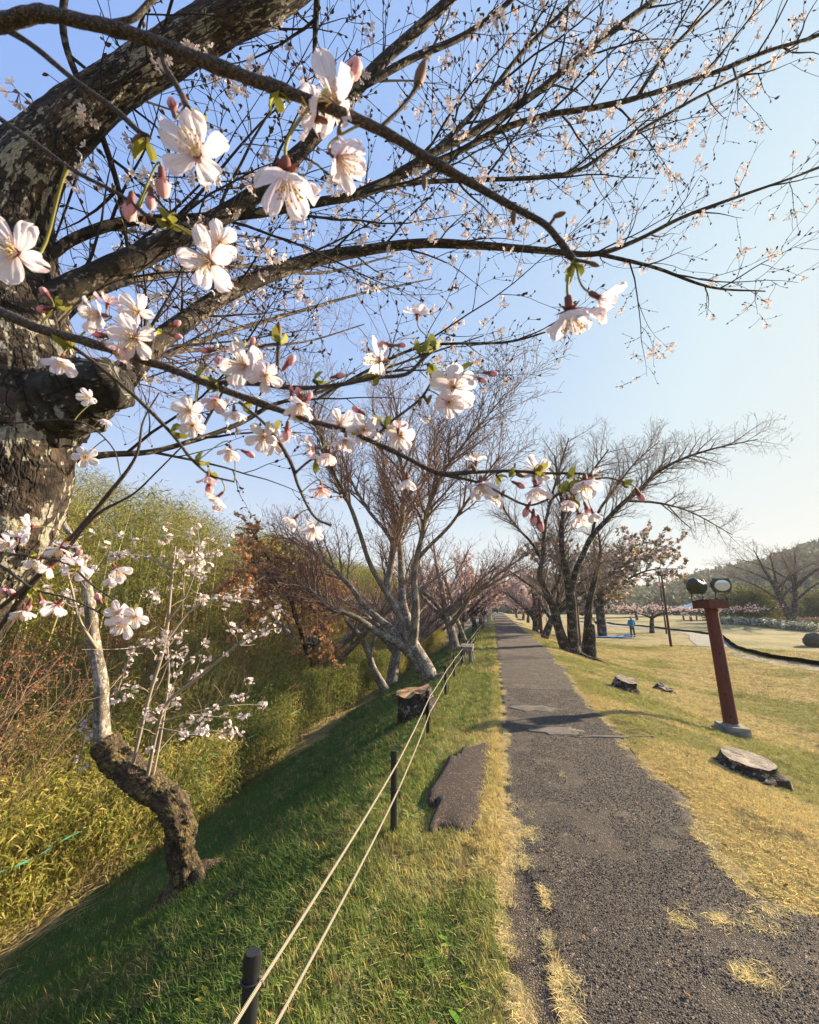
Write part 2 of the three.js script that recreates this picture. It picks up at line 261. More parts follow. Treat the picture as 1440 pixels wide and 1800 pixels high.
// a flat uneven patch lying on the ground
function patch(cx, cz, rx, rz, y, thick, seed, turn = 0, uvs = 1.15, sqr = 1, amp = 1.5) {
  const n = 48, ring = (k) => { const a = k / n * 2 * PI, r = 1 + (fbm(cos(a) * 1.9 + 9, sin(a) * 1.9 + 9, seed, 5) - 0.5) * amp; const sq = (q) => Math.sign(q) * pow(abs(q), sqr), x = sq(cos(a)) * rx * r, z = sq(sin(a)) * rz * r; return [cx + x * cos(turn) - z * sin(turn), cz + x * sin(turn) + z * cos(turn)]; };
  const G = new Geo(), rows = 6;
  for (let j = 0; j <= rows; j++) for (let k = 0; k <= n; k++) { const [x, z] = ring(k % n), s = j < rows ? j / (rows - 1) * 0.97 : 1, xx = cx + (x - cx) * s, zz = cz + (z - cz) * s; G.p.push(xx, y + (j < rows ? thick * (1 - 0.25 * s * s) + 0.01 * (fbm(xx * 5, zz * 5, seed, 3) - 0.5) : -0.02), zz); G.n.push(0, 1, 0); G.t.push(xx * uvs, zz * uvs); }
  for (let j = 0; j < rows; j++) for (let k = 0; k < n; k++) { const a = j * (n + 1) + k, b = a + n + 1; G.i.push(a, a + 1, b, b, a + 1, b + 1); }
  const g = G.get(); g.computeVertexNormals(); return g;
}
{
  const am = new THREE.MeshStandardMaterial({ map: T.asphalt, color: rgb(0.80, 0.66, 0.62), bumpMap: T.asphaltB, bumpScale: 0.007, roughness: 0.9 });
  const a = grd(815, 1375); top(mesh(patch(a.x + 0.02, a.z, 0.20, 0.80, -0.015, 0.05, 163, 0.04, 1.15, 0.5, 1.15), am), 'asphalt_slab', 'dark lump of old asphalt beside the grass strip left of the path', 'asphalt', null, 'structure');
  const cm = new THREE.MeshStandardMaterial({ map: T.stone, color: rgb(0.58, 0.53, 0.50), bumpMap: T.asphaltB, bumpScale: 0.004, roughness: 0.95 });
  for (const [px, py, rx, rz, tn, lab] of [[938, 1252, 0.30, 0.20, 0, 'pale mortar patch on the path, the farther of two'], [975, 1292, 0.36, 0.16, -0.15, 'pale mortar patch on the path, the nearer of two'], [1060, 1303, 0.42, 0.04, -0.2, 'thin pale mortar strip running across the path']]) { const c = grd(px, py); top(mesh(patch(c.x, c.z, rx, rz, 0.019, 0.004, 150 + px, tn), cm), 'mortar_patch', lab, 'patch', 'pale patches on the path', 'structure'); }
}
// ---------------------------------------------------------------- lawn path, road, kerbs
function ribbon(L, R, dy, uvs) { // strip between two lists of ground points
  const a = new THREE.CatmullRomCurve3(L), b = new THREE.CatmullRomCurve3(R), n = 120, m = 8, G = new Geo();
  for (let k = 0; k <= n; k++) { const p = a.getPoint(k / n), q = b.getPoint(k / n); for (let i = 0; i <= m; i++) { const x = mix(p.x, q.x, i / m), z = mix(p.z, q.z, i / m); G.p.push(x, Hh(x, z) + dy, z); G.n.push(0, 1, 0); G.t.push(x * uvs, z * uvs); } }
  for (let k = 0; k < n; k++) for (let i = 0; i < m; i++) { const c = k * (m + 1) + i, d = c + m + 1; G.i.push(c, c + 1, d, d, c + 1, d + 1); }
  const g = G.get(); g.computeVertexNormals(); if (g.attributes.normal.getY(20) < 0) { for (let k = 0; k < g.index.count; k += 3) { const t = g.index.array[k]; g.index.array[k] = g.index.array[k + 1]; g.index.array[k + 1] = t; } g.computeVertexNormals(); } return g;
}
function kerb(list, w, h) { // raised edging along ground points
  const c = new THREE.CatmullRomCurve3(list), n = 140, G = new Geo(), t = V(), s = V();
  for (let k = 0; k <= n; k++) {
    const p = c.getPoint(k / n); c.getTangent(k / n, t); s.set(-t.z, 0, t.x).normalize();
    for (const [o, y, nx, ny] of [[-1, -0.1, -1, 0], [-1, h - 0.02, -1, 0], [-0.8, h, 0, 1], [0.8, h, 0, 1], [1, h - 0.02, 1, 0], [1, -0.1, 1, 0]]) { const x = p.x + s.x * o * w / 2, z = p.z + s.z * o * w / 2; G.p.push(x, Hh(p.x, p.z) + y + 0.01 * vn(k * 0.9, o, 7), z); G.n.push(s.x * nx, ny, s.z * nx); G.t.push(k * 0.3, o + y); }
  }
  for (let k = 0; k < n; k++) for (let i = 0; i < 5; i++) { const a = k * 6 + i, b = a + 6; G.i.push(a, b, a + 1, b, b + 1, a + 1); }
  return G.get();
}
const gp = (l) => l.map(([x, y]) => grd(x, y));
const stoneM = new THREE.MeshStandardMaterial({ map: T.stone, roughness: 0.95 }), darkStone = new THREE.MeshStandardMaterial({ map: T.stone, color: rgb(0.42, 0.38, 0.33), roughness: 0.95 });
const gravelM = new THREE.MeshStandardMaterial({ map: T.gravel, bumpMap: T.asphaltB, bumpScale: 0.006, roughness: 0.95 });
{
  const far = [[1000, 1094], [1050, 1095], [1088, 1099], [1140, 1103], [1200, 1110], [1258, 1117], [1276, 1126], [1296, 1141], [1336, 1153], [1390, 1163], [1450, 1172], [1560, 1188]];
  const near = [[1000, 1098], [1060, 1100], [1110, 1104], [1160, 1108], [1205, 1114], [1214, 1126], [1232, 1138], [1270, 1148], [1320, 1161], [1375, 1172], [1450, 1183], [1560, 1200]];
  top(mesh(ribbon(gp(far), gp(near), 0.02, 0.5), gravelM), 'garden_path', 'winding grey gravel path through the lawn', 'path', null, 'structure');
  top(mesh(kerb(gp(far), 0.16, 0.2), darkStone), 'path_edging', 'dark raised edging curving along the gravel path', 'kerb', null, 'structure');
  top(mesh(kerb(gp([[1012, 1088], [1060, 1087], [1110, 1086], [1165, 1083]]), 0.3, 0.25), darkStone), 'lawn_edging', 'dark low edging across the far lawn behind the blue jacket', 'kerb', null, 'structure');
  top(mesh(ribbon(gp([[1330, 1078], [1380, 1079], [1440, 1081], [1560, 1084]]), gp([[1330, 1080.5], [1380, 1083], [1440, 1087], [1560, 1094]]), 0.03, 0.3), new THREE.MeshStandardMaterial({ color: rgb(0.3, 0.28, 0.26), roughness: 0.9 })), 'road', 'grey road beyond the far flower hedge', 'road', null, 'structure');
}
// ---------------------------------------------------------------- rope fence
const black = mat([0.018, 0.018, 0.020], { roughness: 0.45 });
{
  const f = top(grp(), 'rope_fence', 'low black post fence with two cream ropes left of the path', 'fence');
  const spots = [[-0.78, 0.55], [-0.75, -1.37], [-0.76, -3.2], [-0.9, -5.6], [-0.97, -8.1]]; for (let k = 0; k < 14; k++) spots.push([-1.0 - 0.012 * k, -10.1 - 2.35 * k]);
  const G = new Geo(); G.tube([V(0, -0.25, 0), V(0, 0.485, 0), V(0, 0.50, 0)], [0.024, 0.024, 0.018], 16, { cap: 'end' }); const pg = G.get();
  const cap = new Geo().tube([V(0, 0.465, 0), V(0, 0.495, 0), V(0, 0.506, 0)], [0.0275, 0.0275, 0.02], 16, { cap: true }).get();
  const ring = new THREE.TorusGeometry(0.027, 0.004, 6, 14).rotateX(PI / 2);
  const rm = mat([0.46, 0.40, 0.29], { roughness: 0.9, bumpMap: greyTex(64, (u, v) => 0.5 + 0.5 * sin((u * 3 + v * 8) * 2 * PI)), bumpScale: 0.004 }); rm.bumpMap.repeat.set(8, 28);
  const knotG = new Geo().add(new THREE.TorusKnotGeometry(0.009, 0.0048, 40, 6, 2, 3), M4(V(0, 0, 0))).get();
  const rng = RNG(5), tops = [];
  for (const [x, z] of spots) { const p = part(f, 'post', pg, black); const y = Hh(x, z) + 0.02; p.position.set(x, y, z); p.rotation.set((rng() - 0.5) * 0.04, 0, (rng() - 0.5) * 0.05); part(p, 'cap', cap, black); for (const h of [0.44, 0.26]) { const r = part(p, 'eyelet', ring, black); r.position.y = h; const kn = part(p, 'knot', knotG, rm); kn.position.set(0.027, h - 0.006, 0); } tops.push(V(x, y, z)); }
  for (const [h, sag] of [[0.44, 0.014], [0.26, 0.02]]) {
    const P = [], R = [];
    for (let k = 0; k < tops.length - 1; k++) { const a = tops[k], b = tops[k + 1], n = 10, d = V(b.z - a.z, 0, a.x - b.x).normalize().multiplyScalar(-0.03); for (let i = k ? 1 : 0; i <= n; i++) { const s = i / n; P.push(V(mix(a.x, b.x, s) + d.x, mix(a.y, b.y, s) + h - 4 * sag * s * (1 - s), mix(a.z, b.z, s) + d.z)); R.push(0.0058); } }
    part(f, 'rope', new Geo().tube(P, R, 8).get(), rm);
  }
  // ribbon tied to the third post in view
  const G2 = new Geo(), q = tops[3]; const pts = [V(0, 0.43, 0.03), V(0.005, 0.37, 0.045), V(-0.006, 0.30, 0.038), V(0.012, 0.22, 0.05), V(0.006, 0.17, 0.045)];
  for (const s of [-1, 1]) { const c = new THREE.CatmullRomCurve3(pts.map((p) => p.clone().add(V(s * 0.012, s > 0 ? 0 : 0.03, 0)))); const k0 = G2.p.length / 3; for (let k = 0; k <= 16; k++) { const p = c.getPoint(k / 16), w = 0.015, a = s * 0.5 + k * 0.12; for (const e of [-1, 1]) { G2.p.push(p.x + e * w * cos(a), p.y, p.z + e * w * sin(a)); G2.n.push(-sin(a), 0, cos(a)); G2.t.push(e, k / 16); } } for (let k = 0; k < 16; k++) { const a = k0 + k * 2; G2.i.push(a, a + 1, a + 2, a + 1, a + 3, a + 2); } }
  G2.add(new THREE.TorusGeometry(0.032, 0.009, 6, 14).rotateX(PI / 2), M4(V(0, 0.43, 0)));
  const rb = top(mesh(G2.get(), leafMat([0.72, 0.26, 0.26], 0.25)), 'ribbon', 'pink ribbon tied round a fence post near the cut stump', 'ribbon'); rb.position.copy(q);
}
// ---------------------------------------------------------------- stumps
function stump(px, py, label, r, h, o) {
  const p = grd(px, py), g = top(grp(p.x, p.y, p.z), 'tree_stump', label, 'stump', 'stumps along the path'), rng = RNG(o.seed), n = 40, G = new Geo(), rows = 9;
  const tilt = QE(o.tx ?? 0, 0, o.tz ?? 0), ph = rng() * 9;
  const rad = (a, s) => r * (1 + (o.flare ?? 0.35) * pow(1 - s, 2.2)) * (1 + (o.rag ?? 0.22) * (fbm(cos(a) * 2 + ph, sin(a) * 2 + s * 0.7, o.seed, 4) - 0.5) * 2 + 0.10 * (1 - s) * sin(a * 5 + ph)) ;
  const pt = (a, s, k = 1) => { const q = V(cos(a) * rad(a, s) * k * (o.sx ?? 1), s * h + (s > 0.95 ? (o.jag ?? 0.03) * (vn(cos(a) * 3 + 5, sin(a) * 3 + 5, o.seed + 3) - 0.5) * 2 : 0), sin(a) * rad(a, s) * k); q.applyQuaternion(s > 0 ? new THREE.Quaternion().slerp(tilt, s) : new THREE.Quaternion()); if (s === 0) q.y -= 0.15; return q; };
  for (let j = 0; j <= rows; j++) for (let k = 0; k <= n; k++) { const a = (k % n) / n * 2 * PI, q = pt(a, j / rows); G.p.push(q.x, q.y, q.z); G.n.push(cos(a), 0, sin(a)); G.t.push(k / n * 2 * PI * r, j / rows * h); }
  for (let j = 0; j < rows; j++) for (let k = 0; k < n; k++) { const a = j * (n + 1) + k, b = a + n + 1; G.i.push(a, b, a + 1, b, b + 1, a + 1); }
  const gg = G.get(); gg.computeVertexNormals(); part(g, 'bark', gg, MT.barkDark);
  const C = new Geo(), rr = 7; for (let j = 0; j <= rr; j++) for (let k = 0; k <= n; k++) { const a = (k % n) / n * 2 * PI, s = j / rr, e = pt(a, 1, 0.985), c0 = V(0, h, 0).applyQuaternion(tilt), q = c0.lerp(e, s); q.y += 0.004 + (1 - s) * 0.02 * (vn(cos(a) * s * 4 + 3, sin(a) * s * 4, o.seed) - 0.5); C.p.push(q.x, q.y, q.z); C.n.push(0, 1, 0); C.t.push(0.5 + 0.48 * s * cos(a), 0.5 + 0.48 * s * sin(a)); }
  for (let j = 0; j < rr; j++) for (let k = 0; k < n; k++) { const a = j * (n + 1) + k, b = a + n + 1; C.i.push(a, a + 1, b, b, a + 1, b + 1); }
  const cg = C.get(); cg.computeVertexNormals(); part(g, 'cut_face', cg, new THREE.MeshStandardMaterial({ map: T.ring, color: rgb(...o.top), roughness: 0.9, bumpMap: T.barkB, bumpScale: 0.01 }));
  for (let k = 0; k < (o.roots ?? 0); k++) { const a = ph + k * 2 * PI / o.roots + rng() * 0.6, R0 = r * 0.9; const P = [0, 0.35, 0.7, 1].map((s) => { const d = R0 * (0.95 + s * 0.9), x = cos(a + s * 0.3) * d, z = sin(a + s * 0.3) * d; return [V(x, Hh(p.x + x, p.z + z) - p.y + mix(0.02, -0.03, s), z), mix(0.10, 0.03, s) * r * 2]; }); const t = smooth(P, 8); part(g, 'root', new Geo().tube(t.p, t.r, 8).get(), MT.barkDark); }
  return g;
}
stump(735, 1262, 'dark cut stump with orange brown top on the slope behind the fence', 0.28, 0.40, { seed: 11, tx: 0.10, tz: 0.16, top: [0.62, 0.36, 0.17], flare: 0.05, roots: 0, rag: 0.2 });
stump(1312, 1360, 'low wide stump with pale grey cracked top below the lamp post', 0.23, 0.15, { seed: 17, tx: 0.12, tz: -0.14, top: [0.44, 0.36, 0.29], flare: 0.4, roots: 5, rag: 0.13, jag: 0.008 });
stump(1097, 1213, 'small ragged stump right beside the path, left of a broken one', 0.21, 0.24, { seed: 23, tx: 0.25, tz: -0.25, top: [0.38, 0.30, 0.24], flare: 0.3, rag: 0.16, jag: 0.02, roots: 3 });
stump(1165, 1216, 'broken low stump on the grass bank nearer the lamp post', 0.15, 0.14, { seed: 29, tx: 0.35, tz: -0.35, top: [0.36, 0.29, 0.23], flare: 0.5, rag: 0.25, jag: 0.04, sx: 1.3, roots: 3 });
stump(912, 1090, 'dark low stump at the right edge of the path far away', 0.5, 0.25, { seed: 37, top: [0.2, 0.16, 0.12], flare: 0.4, rag: 0.35, roots: 2 });
// ---------------------------------------------------------------- lamp posts with two floodlights
const rust = new THREE.MeshStandardMaterial({ map: T.rust, roughness: 0.75, bumpMap: T.barkB, bumpScale: 0.002 }), olive = mat([0.045, 0.05, 0.032], { roughness: 0.5 }), glassM = new THREE.MeshPhysicalMaterial({ color: rgb(0.55, 0.62, 0.68), roughness: 0.12, metalness: 0.55 });
function flood(parent, x, y, z, turn, pitch) {
  const f = grp(x, y, z); f.name = 'floodlight'; f.rotation.set(0, turn, 0); f.scale.set(1.0, 1.22, 1.1); parent.add(f);
  const head = new THREE.Shape(), pts = [[-0.15, -0.03], [-0.11, -0.095], [0.11, -0.095], [0.15, -0.03], [0.15, 0.03], [0.11, 0.095], [-0.11, 0.095], [-0.15, 0.03]]; pts.forEach(([a, b], i) => i ? head.lineTo(a, b) : head.moveTo(a, b)); head.closePath();
  const q = QE(pitch, 0, 0), m = (v) => M4(v.applyQuaternion(q).add(V(0, 0.21, 0)), q);
  const G = new Geo(); G.add(new THREE.ExtrudeGeometry(head, { depth: 0.05, bevelEnabled: true, bevelSize: 0.008, bevelThickness: 0.008, bevelSegments: 2 }), m(V(0, 0, 0.03)));
  const back = new THREE.CylinderGeometry(0.155, 0.085, 0.15, 8, 1).rotateY(PI / 8).rotateX(PI / 2).scale(1, 0.64, 1); G.add(back, m(V(0, 0, -0.05)));
  part(f, 'housing', G.get(), olive);
  part(f, 'lens', new Geo().add(new THREE.SphereGeometry(0.3, 24, 10, 0, 2 * PI, 0, 0.44).rotateX(PI / 2).scale(1, 0.62, 0.25), m(V(0, 0, 0.021))).get(), glassM);
  for (const s of [-1, 1]) { const B = new Geo(); const t = smooth([[V(s * 0.085, 0, 0.0), 0.009], [V(s * 0.095, 0.03, 0.01), 0.009], [V(s * 0.075, 0.09, 0), 0.009], [V(s * 0.10, 0.15, 0), 0.009]], 10); B.tube(t.p, t.r, 8); boxAt(B, 0.03, 0.02, 0.05, s * 0.085, 0.008, 0); part(f, 'bracket', B.get(), black); }
}
function lampPost(p, h, label, lean) {
  const g = top(grp(p.x, p.y, p.z), 'lamp_post', label, 'lamp post', 'red posts with floodlights'); g.rotation.y = -YAW;
  const B = new Geo(); B.add(new THREE.CylinderGeometry(0.26, 0.30, 0.3, 4).rotateY(PI / 4), M4(V(0, -0.02, 0), QE(0.02, 0.15, -0.06))); B.add(new THREE.CylinderGeometry(0.115, 0.15, 0.05, 24), M4(V(0, 0.135, 0))); part(g, 'base', B.get(), stoneM);
  const q = QE(0, 0, lean), dir = V(0, 1, 0).applyQuaternion(q), b = V(0, 0.13, 0), P = [0, 0.3, 0.6, 1].map((s) => b.clone().addScaledVector(dir, s * h)); part(g, 'pole', new Geo().tube(P, [0.108, 0.104, 0.1, 0.098], 28, { cap: true, rough: (a, l) => 0.012 * (vn(a * 20, l * 3, 4, 20) - 0.5) }).get(), rust);
  const t = P[3].clone(); const X = grp(t.x, t.y, t.z); X.name = 'crosshead'; X.quaternion.copy(q).multiply(QE(0, 0.62, 0)); g.add(X);
  const C = new Geo(); boxAt(C, 0.42, 0.14, 0.34, 0, 0.07, 0); part(X, 'beam', C.get(), rust); part(X, 'cover', boxAt(new Geo(), 0.30, 0.012, 0.28, 0, 0.148, 0).get(), black);
  flood(g, t.x - 0.19, t.y + 0.152, t.z + 0.05, PI * 0.86, 0.42); flood(g, t.x + 0.17, t.y + 0.152, t.z + 0.02, 0.28, 0.12);
  for (const [y, s] of [[0.5, 0.02], [0.95, 0.014], [1.1, 0.01], [1.2, 0.01]]) { const c = b.clone().addScaledVector(dir, y); part(g, 'bolt_cover', new Geo().add(new THREE.SphereGeometry(s, 10, 6), M4(V(c.x - 0.02, c.y, c.z + 0.104))).get(), black); }
  return g;
}
lampPost(grd(1288, 1289), 1.9, 'red brown post with two floodlights on a concrete base, nearest and largest', 0.012);
lampPost(grd(1020, 1140), 2.2, 'red brown floodlight post half hidden behind the right cherry trunk', 0);
lampPost(V(3.0, Hh(3, -31), -31), 2.3, 'red brown floodlight post far back between the leaning trunks', 0);
// ---------------------------------------------------------------- bench
{
  const p = grd(822, 1164), g = top(grp(p.x, p.y, p.z), 'log_bench', 'short pale stone log bench standing beside the rope fence', 'bench');
  const rough = new THREE.BoxGeometry(0.36, 0.12, 1.1, 6, 3, 14); { const P = rough.attributes.position; for (let k = 0; k < P.count; k++) { const n = fbm(P.getX(k) * 6 + 3, P.getZ(k) * 4 + P.getY(k) * 7, 5, 3) - 0.5; P.setXYZ(k, P.getX(k) * (1 + 0.2 * n), P.getY(k) * (1 + 0.3 * n), P.getZ(k) * (1 + 0.05 * n)); } rough.computeVertexNormals(); }
  part(g, 'seat', rough.translate(0, 0.42, 0), new THREE.MeshStandardMaterial({ map: T.stone, color: rgb(1.0, 0.94, 0.84), roughness: 0.95 }));
  for (const [x, z] of [[-0.11, 0.4], [0.11, 0.4], [-0.11, -0.4], [0.11, -0.4]]) part(g, 'leg', new Geo().tube([V(x * 1.2, -0.1, z), V(x, 0.37, z)], [0.062, 0.05], 10).get(), stoneM);
}
// ---------------------------------------------------------------- boulder, tarp, poles, sign, pavilion
{
  const p = grd(1436, 1137), g = new THREE.IcosahedronGeometry(0.62, 4), P = g.attributes.position, v = V(); for (let k = 0; k < P.count; k++) { v.fromBufferAttribute(P, k); const n = v.clone().normalize(); v.multiplyScalar(1 + 0.25 * (fbm(n.x * 1.6 + 5, n.y * 1.6 + n.z * 1.3 + 5, 3, 4) - 0.5)); P.setXYZ(k, v.x * 1.05, v.y * 0.85 + 0.35, v.z); } g.computeVertexNormals();
  const o = top(mesh(g, darkStone), 'boulder', 'rounded dark boulder standing on the lawn near the gravel path', 'boulder'); o.position.copy(p);
  const t = at(1075, 1122, 33); const c = grd(1075, 1121), W = 3.4, D = 2.2, xs = [], zs = []; for (let i = 0; i <= 30; i++) { xs.push(c.x - W / 2 + W * i / 30); zs.push(c.z - D / 2 + D * i / 30); }
  const tg = sheet(xs, zs, (x, z) => Hh(x, z) + 0.05 + 0.09 * fbm(x * 2, z * 2, 8, 3) + (x > c.x + 1.3 ? 0.12 : 0), null, 1);
  top(mesh(tg, mat([0.06, 0.26, 0.72], { roughness: 0.5, side: THREE.DoubleSide })), 'blue_sheet', 'crumpled bright blue picnic sheet lying on the lawn', 'tarp');
}
for (const [px, py, h, label] of [[1180, 1138, 4.5, 'tall thin dark red pole on the lawn, nearer of two'], [1172, 1114, 6.4, 'tall thin dark pole behind the small blossoming tree, farther of two']]) {
  const p = grd(px, py), g = top(grp(p.x, p.y, p.z), 'light_pole', label, 'pole', 'thin poles on the lawn');
  part(g, 'shaft', new Geo().tube([V(0, -0.2, 0), V(0, h * 0.5, 0), V(0, h, 0)], [0.085, 0.07, 0.055], 10, { cap: 'end' }).get(), mat([0.06, 0.03, 0.025])); part(g, 'top_plate', boxAt(new Geo(), 0.5, 0.1, 0.16, 0, h + 0.05, 0).get(), mat([0.09, 0.05, 0.04]));
}
{
  const p = grd(1358, 1076), g = top(grp(p.x, p.y, p.z), 'sign_board', 'small white notice board on a thin post under the far tree', 'sign'); g.rotation.y = -0.3; part(g, 'post', new Geo().tube([V(0, -0.2, 0), V(0, 2.6, 0)], [0.05, 0.05], 8).get(), mat([0.4, 0.4, 0.38])); part(g, 'board', boxAt(new Geo(), 1.0, 0.75, 0.05, 0, 2.4, 0.08).get(), mat([0.75, 0.76, 0.75]));
}
{
  const p = at(1240, 1078, 85); p.y = Hh(p.x, p.z); const g = top(grp(p.x, p.y, p.z), 'pavilion', 'low pavilion with pale blue grey hipped roof behind the lamp post', 'pavilion'); const rm = mat([0.42, 0.47, 0.52], { roughness: 0.5 }), wood = mat([0.16, 0.10, 0.07]);
  const R = new THREE.ConeGeometry(5.4, 1.7, 8, 1, false).rotateY(PI / 8).toNonIndexed(); R.computeVertexNormals(); part(g, 'roof', R.translate(0, 3.15, 0), rm); part(g, 'finial', new Geo().tube([V(0, 3.9, 0), V(0, 4.3, 0)], [0.12, 0.04], 8).get(), rm);
  for (let k = 0; k < 8; k++) { const a = k * PI / 4; part(g, 'column', new Geo().tube([V(cos(a) * 4.2, -0.3, sin(a) * 4.2), V(cos(a) * 4.2, 2.45, sin(a) * 4.2)], [0.14, 0.14], 8).get(), wood); const rib = part(g, 'roof_rib', new Geo().tube([V(0, 4.03, 0), V(cos(a + PI / 8) * 5.42, 2.33, sin(a + PI / 8) * 5.42)], [0.06, 0.06], 6).get(), rm); rib.name = 'roof_rib'; }
}
// ---------------------------------------------------------------- people
function sdfMesh(bones, res, lo, hi, k) {
  const size = max(hi.x - lo.x, hi.y - lo.y, hi.z - lo.z) / 2 * 1.06, c = lo.clone().add(hi).multiplyScalar(0.5), mcb = new MarchingCubes(res, new THREE.MeshBasicMaterial(), false, false, 60000), q = V(), ab = V(), ap = V();
  mcb.isolation = 0;
  for (let z = 0; z < res; z++) for (let y = 0; y < res; y++) for (let x = 0; x < res; x++) {
    q.set((x - res / 2) / (res / 2), (y - res / 2) / (res / 2), (z - res / 2) / (res / 2)).multiplyScalar(size).add(c); let d = 9;
    for (const [a, b, r0, r1, s = 1] of bones) { ab.subVectors(b, a); ap.subVectors(q, a); const t = clamp(ap.dot(ab) / max(1e-9, ab.lengthSq())); const e = ap.addScaledVector(ab, -t); const dd = hypot(e.x, e.y, e.z / s) - mix(r0, r1, t); const h = clamp(0.5 + 0.5 * (d - dd) / k); d = mix(d, dd, h) - k * h * (1 - h); }
    mcb.field[z * res * res + y * res + x] = -d;
  }
  mcb.update(); const n = mcb.count, g = new THREE.BufferGeometry(), P = new Float32Array(mcb.positionArray.slice(0, n * 3)), N = new Float32Array(mcb.normalArray.slice(0, n * 3));
  for (let i = 0; i < n; i++) { P[i * 3] = P[i * 3] * size + c.x; P[i * 3 + 1] = P[i * 3 + 1] * size + c.y; P[i * 3 + 2] = P[i * 3 + 2] * size + c.z; }
  g.setAttribute('position', new THREE.BufferAttribute(P, 3)); g.setAttribute('normal', new THREE.BufferAttribute(N, 3)); return g;
}
function person(p, turn, label, pose, C) {
  const g = top(grp(p.x, p.y, p.z), 'person', label, 'person'); g.rotation.y = turn; const w = pose.stance, ar = pose.arms;
  const hip = V(0, 0.92, 0), neck = V(0, 1.42, pose.lean ?? 0), head = V(0, 1.60, (pose.lean ?? 0) + 0.02), sh = [V(-0.19, 1.37, pose.lean ?? 0), V(0.19, 1.37, pose.lean ?? 0)], ft = [V(-w - 0.05, 0.06, pose.fz?.[0] ?? 0), V(w + 0.06, 0.06, pose.fz?.[1] ?? 0)], kn = ft.map((f, i) => V(mix(f.x, i ? 0.09 : -0.09, 0.5), 0.5, f.z * 0.5 + 0.02));
  const B = [[hip, V(0, 1.2, 0), 0.135, 0.14], [V(0, 1.2, 0), neck, 0.14, 0.10], [sh[0], sh[1], 0.065, 0.065], [neck, head, 0.055, 0.06], [head, V(0, 1.66, head.z), 0.085, 0.085], [V(0, 1.585, head.z + 0.08), V(0, 1.60, head.z + 0.095), 0.018, 0.012], [V(-0.085, 1.62, head.z), V(-0.092, 1.60, head.z), 0.018, 0.016], [V(0.085, 1.62, head.z), V(0.092, 1.60, head.z), 0.018, 0.016]], legs = [], arms = [];
  for (const i of [0, 1]) { legs.push([V(i ? 0.09 : -0.09, 0.9, 0), kn[i], 0.088, 0.06], [kn[i], ft[i], 0.058, 0.042]); const el = ar[i][0], ha = ar[i][1]; arms.push([sh[i], el, 0.052, 0.044], [el, ha, 0.042, 0.03]); const d = ha.clone().sub(el).normalize(); B.push([ha, ha.clone().addScaledVector(d, 0.07), 0.03, 0.028]); for (let f = 0; f < 4; f++) B.push([ha.clone().addScaledVector(d, 0.07).add(V(0, 0, (f - 1.5) * 0.018)), ha.clone().addScaledVector(d, 0.14 - abs(f - 1.3) * 0.012).add(V(i ? -0.015 : 0.015, 0, (f - 1.5) * 0.02)), 0.011, 0.009]); B.push([ha.clone().addScaledVector(d, 0.02), ha.clone().addScaledVector(d, 0.075).add(V(0, 0, 0.05)), 0.012, 0.01]); B.push([ft[i].clone().add(V(0, -0.01, -0.05)), ft[i].clone().add(V(0, -0.02, 0.16)), 0.042, 0.036]); }
  const fat = (l, e) => l.map(([a, b, r, s, ...x]) => [a, b, r + e, s + e, ...x]), lo = V(-0.6, -0.02, -0.6), hi = V(0.6, 1.8, 0.6);
  part(g, 'body', sdfMesh([...B, ...legs, ...arms], 64, lo, hi, 0.03), mat(C.skin ?? [0.5, 0.31, 0.22], { roughness: 0.6 }));
  part(g, 'trousers', sdfMesh([...fat(legs, 0.016), [hip, V(0, 0.98, 0), 0.15, 0.15]], 56, lo, hi, 0.03), mat(C.legs));
  part(g, 'jacket', sdfMesh([...fat(arms, 0.02), [V(0, 0.9, 0), V(0, 1.2, 0), 0.165, 0.17], [V(0, 1.2, 0), V(0, 1.36, neck.z), 0.17, 0.13], [sh[0], sh[1], 0.085, 0.085], ...(C.hood ? [[V(0, 1.46, neck.z - 0.08), V(0, 1.40, neck.z - 0.12), 0.09, 0.07]] : [])], 56, lo, hi, 0.03), mat(C.top));
  part(g, 'hair', sdfMesh([[V(0, 1.66, head.z - 0.015), V(0, 1.67, head.z - 0.02), 0.098, 0.096], [V(0, 1.6, head.z - 0.05), V(0, C.hairTo ?? 1.56, head.z - 0.055), 0.085, 0.06]], 32, V(-0.3, 1.3, -0.3), V(0.3, 1.85, 0.3), 0.02), mat(C.hair ?? [0.02, 0.015, 0.012]));
  for (const i of [0, 1]) { const s = part(g, 'shoe', new THREE.SphereGeometry(0.06, 14, 10).scale(0.95, 0.75, 2.1), mat(C.shoe ?? [0.03, 0.03, 0.03])); s.position.set(ft[i].x, 0.045, ft[i].z + 0.045); }
  return g;
}
person(grd(1113, 1120), PI + 0.2, 'person in a blue jacket and dark trousers standing by the blue sheet', { stance: 0.13, arms: [[V(-0.29, 1.12, 0.02), V(-0.14, 1.08, 0.24)], [V(0.29, 1.12, 0.02), V(0.14, 1.10, 0.24)]], fz: [0.0, -0.12] }, { top: [0.02, 0.22, 0.42], legs: [0.02, 0.022, 0.035], hood: true, hair: [0.35, 0.34, 0.32] });
